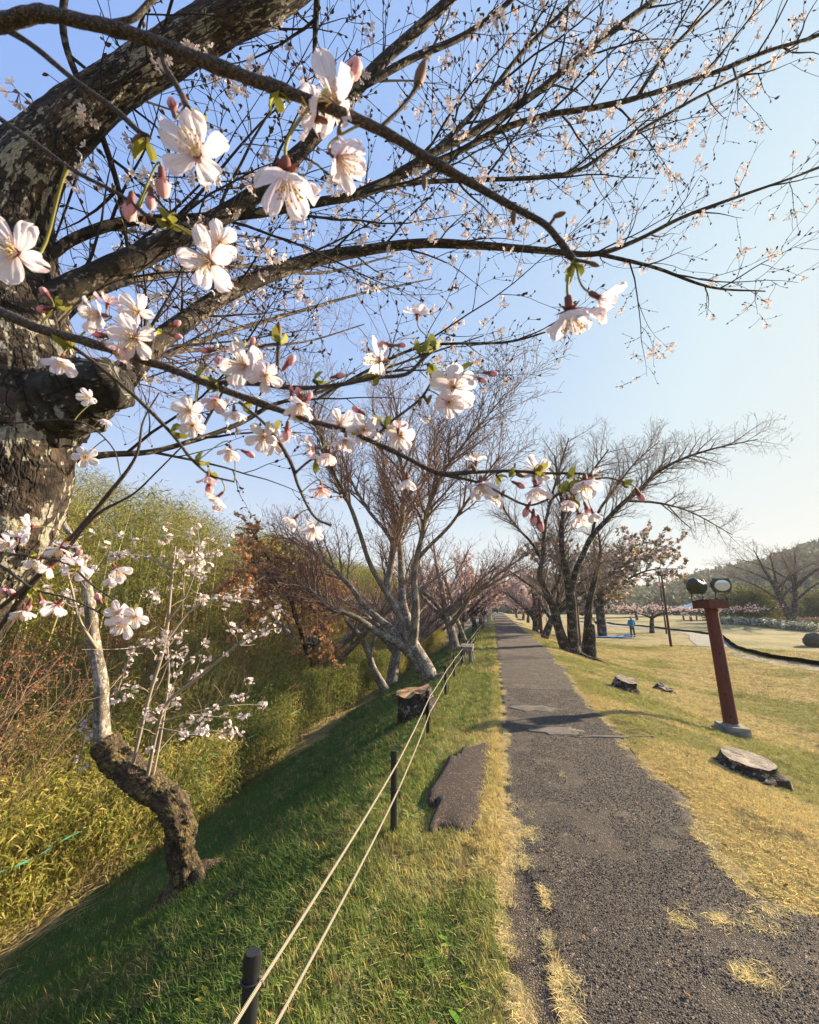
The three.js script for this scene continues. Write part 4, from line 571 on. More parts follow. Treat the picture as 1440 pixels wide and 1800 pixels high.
generic(89, 6.0, 3.2, 0.06, MT.twigGrey, 'dark cherry with black leaning trunk, second along the right row', 'cherry trees lining the path', spot(2.75, -26.5), 2.9, -0.45, true, 0.03);
generic(97, 5.6, 3.0, 0.25, MT.twigRed, 'slender dark cherry, third along the right row', 'cherry trees lining the path', spot(3.2, -38), 1.9, 0.15, true, 0.035); copyTree(gB, 4.4, -47, 1.2, 0.95, 'pale blooming cherry, fourth along the right row');
// ---- blossoming trees out on the lawn
{
  const p = grd(1060, 1120), g0 = [[[V(0, -0.3, 0), 0.28], [V(0, 1.6, 0), 0.24], [V(0.1, 3, 0), 0.16], [V(0, 5.6, 0), 0.06]]]; const rng = RNG(5); for (let k = 0; k < 15; k++) { const a = k * 2.4 + rng() * 0.4, y = 1.5 + rng() * 2.6; g0.push([[V(0, y, 0), 0.11], [V(cos(a) * 1.2, y + 0.7, sin(a) * 1.2), 0.08], [V(cos(a) * 2.9, y + 1.4, sin(a) * 2.9), 0.04], [V(cos(a) * (5.4 - y * 0.4), y + 1.4, sin(a) * (5.4 - y * 0.4)), 0.01]]); }
  const t = tree('cherry_tree', 'dense rounded cherry with white blossom and olive leaves above the blue sheet', 'blossoming trees on the lawn', V(0, 0, 0), g0, { seed: 131, bark: MT.barkDark, branchMat: MT.twigDark, twig: MT.twigDark, bare: 0, grow: { rmin: 0.006, lv: [{ n: 3.0, s0: 0.15, len: 1.7, fw: 0.7, sp: 0.8, up: 0.25, trop: 0, wig: 0.15, seg: 4, r: 0.03 }, { n: 3, s0: 0.1, len: 0.8, fw: 0.7, sp: 0.8, up: 0.1, trop: 0, wig: 0.2, seg: 3, r: 0.012 }] }, bloom: 0.9, blv: 1, perTwig: 15, bsize: 0.09, bcols: [[0.75, 0.62, 0.58], [0.82, 0.72, 0.68], [0.6, 0.42, 0.38], [0.2, 0.16, 0.05], [0.14, 0.14, 0.04], [0.11, 0.12, 0.035], [0.25, 0.15, 0.1]] }); t.position.copy(p); t.scale.setScalar(1.5);
  const q = grd(1146, 1113), g1 = [[[V(0, -0.3, 0), 0.26], [V(0.1, 0.8, 0), 0.2], [V(0.2, 1.6, 0), 0.17]]]; for (let k = 0; k < 8; k++) { const a = k * 0.8, r = 4.2 + 2 * rng(); g1.push([[V(0.2, 1.5, 0), 0.12], [V(cos(a) * 1.4, 1.9 + 0.3 * rng(), sin(a) * 1.4), 0.09], [V(cos(a) * r * 0.65, 2.0 + 0.5 * rng(), sin(a) * r * 0.6), 0.05], [V(cos(a) * r, 1.7 + 0.7 * rng(), sin(a) * r), 0.012]]); }
  const u = tree('cherry_tree', 'low spreading cherry with horizontal white blossoming branches behind the person in blue', 'blossoming trees on the lawn', V(0, 0, 0), g1, { seed: 137, bark: MT.barkDark, branchMat: MT.twigDark, twig: MT.twigGrey, bare: 1, grow: { rmin: 0.006, lv: [{ n: 2.2, s0: 0.3, len: 1.3, fw: 0.8, sp: 0.7, up: 0.15, trop: 0, wig: 0.15, seg: 4, r: 0.025, flat: 0.4 }, { n: 2.5, s0: 0.1, len: 0.6, fw: 0.7, sp: 0.7, up: 0.1, trop: 0, wig: 0.2, seg: 3, r: 0.01 }] }, bloom: 0.8, blv: 1, perTwig: 6, bsize: 0.07 }); u.position.copy(q);
  for (const [px, d, s, tn, lab] of [[1290, 60, 0.95, 1, 'low blossoming cherry on the lawn to the right of the lamp post'], [1215, 75, 1.0, 2.4, 'low blossoming cherry in front of the pavilion'], [1120, 85, 1.2, 3, 'low blossoming cherry far behind the rounded cherry']]) { const c = u.clone(), w = at(px, 1085, d); c.name = numbered('cherry_tree'); c.userData = { ...u.userData, label: lab }; c.position.copy(spot(w.x, w.z)); c.rotation.y = tn; c.scale.setScalar(s); scene.add(c); }
  // broad bare tree on the far right
  const f = at(1388, 1075, 58); f.y = Hh(f.x, f.z); const g2 = [[[V(0, -0.3, 0), 0.7], [V(0, 1, 0), 0.55], [V(-0.5, 2.6, 0), 0.42], [V(-1.2, 5, 0.2), 0.3], [V(-2.2, 8, 0), 0.16], [V(-3, 10.8, 0), 0.03]], [[V(0.2, 0.9, 0), 0.42], [V(0.9, 2.6, 0), 0.34], [V(1.4, 5.2, -0.3), 0.26], [V(1.8, 8, 0), 0.14], [V(2.2, 10.4, 0), 0.03]]]; for (let k = 0; k < 14; k++) { const a = k * 0.9 + rng(), s = k % 2, y = 3 + rng() * 3, x = s ? 1.2 : -0.9, r = 4.5 + 3 * rng(); g2.push([[V(x, y, 0), 0.17], [V(x + cos(a) * r * 0.4, y + 1.8, sin(a) * r * 0.35), 0.11], [V(x + cos(a) * r * 0.8, y + 3, sin(a) * r * 0.7), 0.06], [V(x + cos(a) * r * 1.15, y + 3.6, sin(a) * r), 0.02]]); }
  const b = tree('bare_tree', 'broad dark bare tree with umbrella crown at the far right', null, V(0, 0, 0), g2, { seed: 139, trunks: 2, bark: MT.barkDark, branchMat: MT.twigGrey, twig: MT.twigGrey, bare: 0, grow: { rmin: 0.012, lv: [{ n: 1.8, s0: 0.25, len: 2.6, fw: 0.8, sp: 0.6, up: 0.35, trop: 0.01, wig: 0.12, seg: 5, r: 0.05 }, { n: 3.2, s0: 0.15, len: 1.2, fw: 0.8, sp: 0.6, up: 0.25, trop: 0.01, wig: 0.15, seg: 3, r: 0.022 }, { n: 2.6, s0: 0.1, len: 0.6, fw: 0.7, sp: 0.6, up: 0.2, trop: 0.01, wig: 0.15, seg: 2, r: 0.014 }] }, buds: 0.5, budSize: 0.05, blv: 2 }); b.position.copy(f);
}
// ---- leaning broken cherry on the slope
{
  const base = grd(330, 1566), D = depthOf(base), q = (l) => l.map(([x, y, dd, w]) => [at(x, y, D + dd), w * (D + dd) / FPX / 2]);
  const g = top(grp(base.x, base.y, base.z), 'leaning_cherry_tree', 'small broken cherry on the grass slope with mossy bent trunk and thin white shoots', 'tree'), rel = (l) => q(l).map(([p, r]) => [p.sub(base), r]);
  const moss = new THREE.MeshStandardMaterial({ map: colorTex(512, barkFn([0.03, 0.022, 0.014], [0.16, 0.10, 0.055], [0.20, 0.15, 0.045], 0.02)), bumpMap: T.barkB, bumpScale: 0.02, roughness: 0.95 }); moss.map.repeat.set(2.5, 2.5);
  const t = smooth(rel([[334, 1596, 0, 84], [331, 1562, 0, 54], [322, 1500, 0, 42], [314, 1450, 0, 48], [303, 1418, 0, 50], [275, 1392, 0.02, 47], [228, 1352, 0.05, 46], [195, 1325, 0.1, 44], [182, 1302, 0.12, 40]]), 170);
  part(g, 'trunk', new Geo().tube(t.p, t.r, 56, { cap: 'end', rough: (a, l) => 0.32 * (vn(a * 5, l * 6, 401, 5) - 0.5) + 0.30 * (vn(a * 13, l * 9, 403, 13) - 0.5) + 0.22 * (vn(a * 26, l * 30, 405, 26) - 0.5) + 0.16 * (vn(a * 50, l * 80, 407, 50) - 0.5) }).get(), moss);
  for (let k = 0; k < 5; k++) { const a = k * 1.26 + 0.4, P = [0, 0.35, 0.7, 1].map((q) => { const d = 0.08 + 0.34 * q, x = cos(a + q * 0.3) * d, z = sin(a + q * 0.3) * d; return [V(x, Hh(base.x + x, base.z + z) - base.y + mix(0.10, -0.03, q), z), mix(0.075, 0.018, q)]; }), r = smooth(P, 14); part(g, 'root', new Geo().tube(r.p, r.r, 14, { rough: (u, l) => 0.4 * (vn(u * 6, l * 20, 420 + k, 6) - 0.5) }).get(), moss); }
  const sb = smooth(rel([[298, 1430, 0, 44], [303, 1410, 0, 32], [306, 1395, 0, 22], [309, 1384, 0, 12]]), 12); part(g, 'broken_stub', new Geo().tube(sb.p, sb.r, 16, { cap: 'end', rough: (a, l) => 0.6 * (vn(a * 7, l * 30, 411, 7) - 0.5) }).get(), moss);
  const up = smooth(rel([[186, 1318, 0.1, 34], [180, 1290, 0.12, 27], [178, 1250, 0.15, 24], [178, 1200, 0.2, 22], [165, 1130, 0.25, 20], [158, 1060, 0.3, 17], [145, 1000, 0.35, 15], [128, 950, 0.4, 11], [100, 900, 0.5, 7]]), 40); part(g, 'stem', new Geo().tube(up.p, up.r, 14, { rough: (a, l) => 0.16 * (vn(a * 6, l * 20, 415, 6) - 0.5) }).get(), new THREE.MeshStandardMaterial({ map: T.barkGrey, bumpMap: T.barkB, bumpScale: 0.006, roughness: 0.9 }));
  const sh = [[[232, 1350, 0, 7], [262, 1225, 0, 6.5], [290, 1130, 0, 6], [300, 1040, 0, 5], [308, 960, 0, 3.5]], [[258, 1372, 0, 7], [275, 1290, -0.05, 6.5], [292, 1238, -0.1, 6], [350, 1190, -0.2, 5], [430, 1125, -0.3, 3.5], [490, 1100, -0.35, 2]], [[266, 1380, 0, 5], [285, 1280, 0.1, 4], [297, 1180, 0.15, 3.5], [292, 1110, 0.2, 2]], [[290, 1130, 0, 4], [340, 1070, 0.1, 3.5], [390, 1052, 0.15, 3], [460, 1058, 0.2, 2]], [[300, 1010, 0, 4], [335, 980, 0.1, 3], [380, 975, 0.15, 2]], [[302, 1000, 0, 4], [250, 978, -0.1, 3], [190, 976, -0.15, 2]], [[290, 1130, 0, 4], [240, 1140, -0.1, 3], [215, 1190, -0.15, 3], [200, 1240, -0.1, 2.5]], [[280, 1280, -0.05, 3], [330, 1288, -0.1, 2.5], [370, 1285, -0.15, 2], [405, 1292, -0.2, 1.5]], [[178, 1240, 0.15, 4], [150, 1275, 0.1, 3], [160, 1300, 0.05, 2]], [[170, 1140, 0.2, 6], [140, 1090, 0.1, 5], [125, 1030, 0, 4], [110, 980, 0, 3]], [[280, 1270, 0, 3], [350, 1250, 0, 2.5], [400, 1240, 0, 2], [440, 1215, 0, 1.5]], [[296, 1090, 0, 3], [330, 1040, -0.2, 3], [350, 970, -0.3, 2], [345, 915, -0.4, 1.5]]];
  const rng = RNG(431), out = [], O = { rmin: 0.0016, lv: [{ n: 5, s0: 0.15, len: 0.5, fw: 0.7, sp: 0.8, up: 0.1, trop: 0.0, wig: 0.12, seg: 4, r: 0.005 }, { n: 6, s0: 0.1, len: 0.2, fw: 0.6, sp: 0.8, up: 0.1, trop: 0.01, wig: 0.2, seg: 3, r: 0.003 }] }; const mains = [];
  for (const l of sh) { const b = smooth(rel(l), 18); mains.push(b); part(g, 'shoot', new Geo().tube(b.p, b.r, 6).get(), MT.shoot); grow(b, 0, O, out, rng); } grow({ p: up.p.slice(18), r: up.r.slice(18) }, 0, O, out, rng);
  part(g, 'twigs', twigMesh(out, 3), MT.shoot, null, 'stuff'); const fl = [], src = [...out, ...mains.map((b) => ({ p: b.p.slice(6), r: b.r.slice(6), lv: 0, m: 1 }))];
  for (const b of src) { const n = b.m ? 7 : rng() < 0.62 ? 1 + floor(rng() * 2) : 0; for (let k = 0; k < n; k++) fl.push([M4(pointAt(b, 0.2 + 0.79 * rng()).p, QE(rng() * 6, rng() * 6, rng() * 6), 0.72 + 0.45 * rng())]); }
  const A = instanced(flowerClump, flowerM, fl); A.name = 'blossoms'; A.userData.kind = 'stuff'; g.add(A);
}
// ---- small bent trees at the slope foot
for (const [list, label, seed] of [[[[684, 1216, 0, 18], [668, 1196, 0, 14], [655, 1172, 0.1, 12], [648, 1148, 0.1, 11], [635, 1120, 0.1, 9], [612, 1095, 0, 7], [600, 1070, 0, 5], [575, 1040, 0, 3]], 'slender pale bent tree low on the slope left of the many stemmed cherry', 501], [[[752, 1150, 6, 12], [745, 1120, 6, 11], [740, 1080, 6, 10], [742, 1040, 6, 9], [736, 980, 6, 6], [742, 920, 6, 3]], 'thin straight tree on the slope just behind the many stemmed cherry', 507], [[[822, 1135, 0, 10], [812, 1112, 0, 8], [800, 1080, 0, 7], [790, 1040, 0, 5], [775, 1000, 0, 3]], 'thin dark leaning tree on the slope beyond the bench', 511]]) {
  const b = grd(list[0][0], list[0][1]), D = depthOf(b); tree('slender_tree', label, 'slender trees on the slope', b, [list.map(([x, y, dd, w], i) => { const e = i ? at(x, y, D) : b.clone().add(V(0, -0.2, 0)); return [e, w * D / FPX / 2]; }), [[at(list[3][0], list[3][1], D), list[3][3] * D / FPX / 3], [at(list[3][0] + 18, list[3][1] - 40, D + 0.3), 0.04], [at(list[3][0] + 40, list[3][1] - 85, D + 0.5), 0.01]]], { seed, bark: MT.barkGrey, branchMat: MT.twigGrey, twig: MT.twigRed, bare: 0, grow: upGrow(0.9, 0.5) });
}

// ---------------------------------------------------------------- flowering boughs close to the camera
const petalGeo = (v) => { // lies along +x from the origin, up is +y
  const L = 0.0175, W = 0.0160, nu = 11, nv = 12, G = new Geo(), r = RNG(900 + v), cup = 0.0 + 0.42 * r(), tw = (r() - 0.5) * 0.9, ruf = 0.5 + r() * 1.1, curl = (r() - 0.4) * 0.5;
  for (let i = 0; i <= nu; i++) for (let j = 0; j <= nv; j++) { const s = i / nu, t = j / nv * 2 - 1, w = W * 0.5 * pow(s + 0.02, 0.62) * sqrt(max(0, 1 - pow(s, 4.2) * 0.96)) * 1.02, notch = s > 0.75 ? -0.0026 * exp(-t * t * 14) * (s - 0.75) * 4 : 0, x = L * s + notch - L * 0.06 * s * t * t, y = cup * L * (s * s * 0.55 + 0.28 * t * t * (0.3 + s)) + 0.0011 * ruf * sin(t * 6 + v) * s * s + 0.0006 * ruf * sin(t * 11 + s * 9 + v * 2) * s + tw * t * w * s - curl * L * pow(max(0, s - 0.6), 2) * 1.8 + 0.00022 * sin(t * 24 + v) * s; G.p.push(x, y, t * w); G.n.push(0, 1, 0); G.t.push(s, t); const k = exp(-s * 9) * 0.85 + 0.008, vein = 1 - 0.09 * pow(abs(sin(t * 8.5 + v)), 3) - 0.05 * vn(t * 5 + v * 9, s * 7, 5); G.c.push(mix(0.95, 0.80, k) * vein, mix(0.925, 0.36, k) * vein * vein, mix(0.91, 0.40, k) * vein); }
  for (let i = 0; i < nu; i++) for (let j = 0; j < nv; j++) { const a = i * (nv + 1) + j, b = a + nv + 1; G.i.push(a, a + 1, b, b, a + 1, b + 1); }
  G.hasC = true; const g = G.get(); g.computeVertexNormals(); return g;
};
const PET = [0, 1, 2, 3, 4, 5, 6, 7, 8, 9].map(petalGeo), petalM = leafMat([1, 1, 1], 0.55, { vertexColors: true, specularIntensity: 0.1 }), petalPink = leafMat([0.96, 0.78, 0.80], 0.5, { vertexColors: true, specularIntensity: 0.1 });
const calyxM = mat([0.20, 0.060, 0.042], { roughness: 0.7 }), stemM = mat([0.24, 0.22, 0.05], { roughness: 0.7 }), antherM = mat([0.75, 0.46, 0.08]), filaM = leafMat([0.9, 0.8, 0.62], 0.4), budPink = new THREE.MeshPhysicalMaterial({ vertexColors: true, roughness: 0.8 }), leafBud = leafMat([0.34, 0.33, 0.06], 0.35), scaleM = mat([0.16, 0.085, 0.04], { roughness: 0.7 }), barkTwig = new THREE.MeshStandardMaterial({ map: colorTex(256, (u, v) => { const a = tfbm(u, v, 8, 20, 601, 4), l = sm(0.60, 0.7, tfbm(u, v, 10, 40, 607, 2)), k = 0.012 + 0.12 * a * a; return [k * 1.35 + 0.13 * l, k * 0.92 + 0.10 * l, k * 0.7 + 0.07 * l]; }), bumpMap: greyTex(256, (u, v) => tfbm(u, v, 6, 24, 611, 4)), bumpScale: 0.0016, roughness: 0.75 }); barkTwig.map.repeat.set(28, 28); barkTwig.bumpMap.repeat.set(28, 28);
const stamens = [0, 1].map((v) => { const A = new Geo(), F = new Geo(), r = RNG(700 + v); for (let k = 0; k < 24; k++) { const a = k * 2.4 + r() * 0.4, s = 0.15 + 0.75 * sqrt((k + 0.5) / 24), h = 0.008 + 0.003 * r(), tip = V(cos(a) * s * 0.0068, h, sin(a) * s * 0.0068); F.tube([V(cos(a) * 0.001, 0.0005, sin(a) * 0.001), tip.clone().multiplyScalar(0.55).setY(h * 0.6), tip], [0.00022, 0.0002, 0.0002], 3); A.add(new THREE.OctahedronGeometry(0.00062, 0), M4(tip, null, V(1, 1.35, 1))); } return [A.get(), F.get()]; });
const calyxGeo = (() => { const G = new Geo(); G.tube([V(0, -0.0085, 0), V(0, -0.0075, 0), V(0, -0.004, 0), V(0, -0.001, 0), V(0, 0.0002, 0)], [0.0008, 0.0019, 0.0022, 0.0017, 0.0024], 10); for (let k = 0; k < 5; k++) { const a = k / 5 * 2 * PI + PI / 5, c = V(cos(a), 0, sin(a)), s = V(-sin(a), 0, cos(a)), n = V(0, -1, 0), p = (d, w, y) => c.clone().multiplyScalar(d).addScaledVector(s, w).setY(y); G.tri(p(0.0015, -0.0019, -0.0006), p(0.0015, 0.0019, -0.0006), p(0.0085, 0, -0.0012), n); } return G.get(); })();
function twistBud(g) { // petals wrapped round each other, deeper pink toward the base
  const P = g.attributes.position, c = []; for (let k = 0; k < P.count; k++) { const x = P.getX(k), y = P.getY(k), z = P.getZ(k), a = Math.atan2(z, x), w = mod(a * 3 / (2 * PI) + y * 95, 1), f = 1 + 0.13 * (w - 0.5) * sm(0, 0.004, y); P.setXYZ(k, x * f, y * 1.12, z * f); const d = 0.82 + 0.3 * w; c.push(0.78 * d, mix(0.24, 0.42, y / 0.0134) * d, mix(0.28, 0.44, y / 0.0134) * d); } g.setAttribute('color', new THREE.Float32BufferAttribute(c, 3)); g.computeVertexNormals(); return g;
}
const budGeo = twistBud(new THREE.LatheGeometry([[0, 0], [0.0024, 0.0012], [0.0044, 0.0045], [0.0047, 0.0075], [0.0036, 0.0108], [0.0015, 0.0128], [0, 0.0134]].map(([a, b]) => new THREE.Vector2(a, b)), 24)), budCalyx = (() => { const G = new Geo(); G.tube([V(0, -0.008, 0), V(0, -0.0068, 0), V(0, -0.003, 0), V(0, 0.0, 0), V(0, 0.0022, 0)], [0.0009, 0.002, 0.0024, 0.0026, 0.0034], 10); for (let k = 0; k < 5; k++) { const a = k * 1.2566, q = (r, b, y) => V(cos(a + b) * r, y, sin(a + b) * r); G.tri(q(0.0036, -0.5, 0.0018), q(0.0036, 0.5, 0.0018), q(0.0052, 0, 0.0075), V(cos(a), 0, sin(a))); } return G.get(); })();
const lbGeo = (() => { const G = new Geo(); for (let k = 0; k < 4; k++) { const a = k * 1.6, l = 0.010 + 0.004 * (k % 2), d = V(cos(a) * 0.55, 1, sin(a) * 0.55).normalize(), s = V(-sin(a), 0, cos(a)); const P = [0, 0.35, 0.7, 1].map((t) => d.clone().multiplyScalar(l * t).add(V(cos(a), 0, sin(a)).multiplyScalar(0.003 * sin(t * PI)))); for (let i = 0; i < 3; i++) { const w0 = 0.0032 * sin(PI * (0.15 + 0.85 * i / 3)), w1 = 0.0032 * sin(PI * (0.15 + 0.85 * (i + 1) / 3)), n = V(cos(a), 0.4, sin(a)).normalize(); G.tri(P[i].clone().addScaledVector(s, -w0), P[i].clone().addScaledVector(s, w0), P[i + 1].clone().addScaledVector(s, -w1), n); G.tri(P[i].clone().addScaledVector(s, w0), P[i + 1].clone().addScaledVector(s, w1), P[i + 1].clone().addScaledVector(s, -w1), n); } } return G.get(); })();
const scaleGeo = new Geo().tube([V(0, -0.002, 0), V(0, 0.001, 0), V(0, 0.005, 0), V(0, 0.009, 0), V(0, 0.0115, 0)], [0.0018, 0.0026, 0.0028, 0.0019, 0.0004], 9, { cap: true }).get();
const camR = V(cos(YAW), 0, -sin(YAW)), camF = V(-sin(YAW) * cos(PITCH), sin(PITCH), -cos(YAW) * cos(PITCH)), camU = camR.clone().cross(camF);
const look = (r, u, t) => camR.clone().multiplyScalar(r).addScaledVector(camU, u).addScaledVector(camF, -t).normalize();
const FACE = { c: [0.05, -0.15, 1], cu: [0.1, 0.35, 0.9], d: [0.05, -0.85, 0.4], dd: [-0.05, -1, 0.05], dl: [-0.6, -0.7, 0.25], dr: [0.65, -0.65, 0.2], l: [-0.85, -0.1, 0.45], r: [0.85, -0.1, 0.45], u: [0.1, 0.95, 0.15], cd: [0, -0.5, 0.85], cl: [-0.45, -0.2, 0.85], cr: [0.45, -0.25, 0.85] };
function bough(label, twigs, flowers, buds, seed) {
  const rng = RNG(seed), P0 = at(twigs[0][0][0], twigs[0][0][1], twigs[0][0][2]), g = top(grp(P0.x, P0.y, P0.z), 'cherry_bough', label, 'cherry branch', 'flowering boughs close to the camera'), rel = (v) => v.clone().sub(P0), lines2 = [];
  twigs.forEach((l) => { const b = smooth(l.map(([x, y, d, w]) => [rel(at(x, y, d)), w * d / FPX / 2 * 0.74]), l.length * 16), rs = floor(rng() * 999); part(g, 'twig', new Geo().tube(b.p, b.r, 12, { cap: 'end', rough: (a, s) => 0.18 * (vn(a * 4, s * 60, rs, 4) - 0.5) + 0.16 * (vn(a * 6, s * 220, rs + 5, 6) - 0.5) + 0.32 * pow(vn(3, s * 45, rs + 3), 5) }).get(), barkTwig); const C = new THREE.CatmullRomCurve3(l.map(([x, y, d]) => V(x, y, d))); for (let k = 0; k <= 80; k++) lines2.push(C.getPoint(k / 80)); });
  const nearest = (x, y, fx) => { let best, bd = 1e9; for (const q of lines2) { const d = hypot(q.x - x, (q.y - y) * (q.y > y + 6 && !fx ? 1.8 : 1)); if (d < bd) { bd = d; best = q; } } return best; };
  const stalk = (a, b, dir, r, m) => { const c = new THREE.CubicBezierCurve3(a, a.clone().lerp(b, 0.45).add(V(0, 0.15 * a.distanceTo(b), 0)), b.clone().addScaledVector(dir, -0.35 * a.distanceTo(b)), b), Q = c.getPoints(8); return new Geo().tube(Q, Q.map((_, i) => r * (1 + (i === 0 ? 0.5 : 0))), 7).get(); };
  for (const [x, y, w, f, pink] of flowers) {
    const q = nearest(x, y), d = q.z * (0.985 + 0.05 * (rng() - 0.5)), sz = clamp(w * d / FPX / 0.0345, 0.55, 1.5), F = FACE[f], dir = look(F[0] + (rng() - 0.5) * 0.35, F[1] + (rng() - 0.5) * 0.3, F[2] + (rng() - 0.5) * 0.2), fl = grp(); fl.name = 'flower'; fl.position.copy(rel(at(x, y, d))).addScaledVector(dir, -0.004 * sz); fl.quaternion.copy(QY(dir)).multiply(QE(0, rng() * 6.28, 0)); fl.scale.setScalar(sz); g.add(fl);
    const open = f === 'd' || f === 'dd' || f === 'dl' || f === 'dr' ? 0.34 + 0.3 * rng() : 0.02 + 0.28 * rng();
    for (let k = 0; k < 5; k++) { const p = part(fl, 'petal', PET[floor(rng() * 10)], pink ? petalPink : petalM), a = k / 5 * 2 * PI + (rng() - 0.5) * 0.2; p.quaternion.setFromEuler(new THREE.Euler(0, a, open + (rng() - 0.5) * 0.25, 'YXZ')); p.position.set(cos(a) * 0.0012, 0.0002 * (k % 3), -sin(a) * 0.0012); p.scale.set(0.88 + 0.2 * rng(), 1, 0.85 + 0.25 * rng()); }
    const s = stamens[floor(rng() * 2)]; part(fl, 'stamens', s[0], antherM, null, 'stuff'); part(fl, 'filaments', s[1], filaM, null, 'stuff'); part(fl, 'calyx', calyxGeo, calyxM);
    const end = fl.position.clone().addScaledVector(dir, -0.0085 * sz), a = rel(at(q.x, q.y, q.z)); part(g, 'stalk', stalk(a, end, dir, 0.00075 * sz, 0), stemM);
    if (rng() < 0.4) { const lb = part(g, 'leaf_bud', lbGeo, leafBud); lb.position.copy(a); lb.quaternion.copy(QY(look(rng() - 0.5, rng() - 0.3, rng() - 0.3))); lb.scale.setScalar(0.6 + 0.5 * rng()); }
  }
  for (const [x, y, w, kind, dx, dy] of buds) { // w: length in the photograph
    const q = nearest(x, y, 1), d = q.z, dir = look(dx, dy, 0.15 * (rng() - 0.5)), pos = rel(at(x, y, d)), a = rel(at(q.x, q.y, q.z));
    if (kind === 'pink') { const sz = 0.7 * w * d / FPX / 0.0155, b = grp(); b.name = 'flower_bud'; b.position.copy(pos); b.quaternion.copy(QY(dir)); b.scale.setScalar(sz); g.add(b); part(b, 'petals', budGeo, budPink); part(b, 'calyx', budCalyx, calyxM); part(g, 'stalk', stalk(a, pos.clone().addScaledVector(dir, -0.008 * sz), dir, 0.0008 * sz, 0), stemM); }
    else if (kind === 'green') { const sz = 0.8 * w * d / FPX / 0.014, b = part(g, 'leaf_bud', lbGeo, leafBud); b.position.copy(pos).addScaledVector(dir, -0.006 * sz); b.quaternion.copy(QY(dir)); b.scale.setScalar(sz); part(g, 'stalk', stalk(a, b.position.clone(), dir, 0.0013 * sz, 0), barkTwig); }
    else { const sz = 0.8 * w * d / FPX / 0.016, b = part(g, 'winter_bud', scaleGeo, scaleM); b.position.copy(pos).addScaledVector(dir, -0.005 * sz); b.quaternion.copy(QY(dir)); b.scale.setScalar(sz); part(g, 'spur', new Geo().tube([a, b.position.clone().lerp(a, 0.4), b.position.clone()], [0.0022 * sz, 0.0018 * sz, 0.0021 * sz], 8).get(), barkTwig); }
  }
  return g;
}
bough('uppermost flowering bough crossing the top of the view, nearest to the camera',
  [[[-420, -60, 0.8, 16], [-150, 30, 0.36, 34], [0, 42, 0.27, 34], [70, 24, 0.265, 32], [140, 36, 0.26, 30], [240, 62, 0.26, 29], [360, 108, 0.26, 27], [500, 160, 0.26, 25], [600, 198, 0.26, 24], [690, 240, 0.262, 22], [760, 283, 0.265, 19], [850, 335, 0.27, 17], [910, 368, 0.27, 15], [960, 396, 0.27, 15], [985, 425, 0.27, 16], [1008, 456, 0.27, 16]],
    [[10, 50, 0.27, 13], [60, 82, 0.268, 12], [130, 140, 0.266, 11], [205, 195, 0.264, 13], [250, 235, 0.262, 11], [262, 240, 0.262, 10]], [[-120, 120, 0.33, 14], [-20, 195, 0.3, 11], [60, 250, 0.29, 10], [130, 300, 0.285, 9], [215, 345, 0.28, 8], [270, 386, 0.28, 8], [300, 393, 0.28, 7]], [[282, 78, 0.26, 14], [290, 115, 0.26, 12], [310, 150, 0.258, 12], [330, 190, 0.256, 14]], [[672, 222, 0.262, 11], [712, 182, 0.264, 9], [735, 150, 0.264, 11]], [[180, 45, 0.26, 15], [235, 32, 0.262, 13], [262, 5, 0.264, 12], [300, -30, 0.265, 10]]],
  [[342, 262, 128, 'c'], [582, 172, 118, 'cl'], [506, 322, 140, 'dd'], [602, 282, 110, 'dr'], [18, 440, 120, 'c'], [362, 462, 100, 'cd'], [386, 425, 72, 'cr'], [1004, 560, 118, 'dd'], [1062, 528, 84, 'dr'], [545, 200, 90, 'l']],
  [[230, 355, 52, 'pink', -0.1, -1], [265, 343, 40, 'pink', 0, -1], [285, 312, 55, 'pink', 0.1, -1], [612, 142, 62, 'pink', 0.5, 0.9], [740, 128, 70, 'scale', 0.3, 1], [746, 322, 40, 'scale', 0.05, -1], [903, 385, 36, 'scale', 0.1, -1], [985, 377, 34, 'scale', 0.8, 0.3], [490, 180, 46, 'green', 0.3, -0.8], [597, 235, 36, 'scale', 0.05, -1], [1045, 465, 30, 'scale', 0.9, -0.3], [1010, 478, 46, 'green', 0, -1], [305, 390, 34, 'green', 0.8, 0], [345, 212, 50, 'green', 0.4, -1], [325, 180, 44, 'scale', 0.3, -1], [255, 265, 50, 'green', -0.2, -1], [240, 245, 36, 'scale', -0.6, -0.5], [305, 195, 38, 'pink', -0.2, 1]], 11);
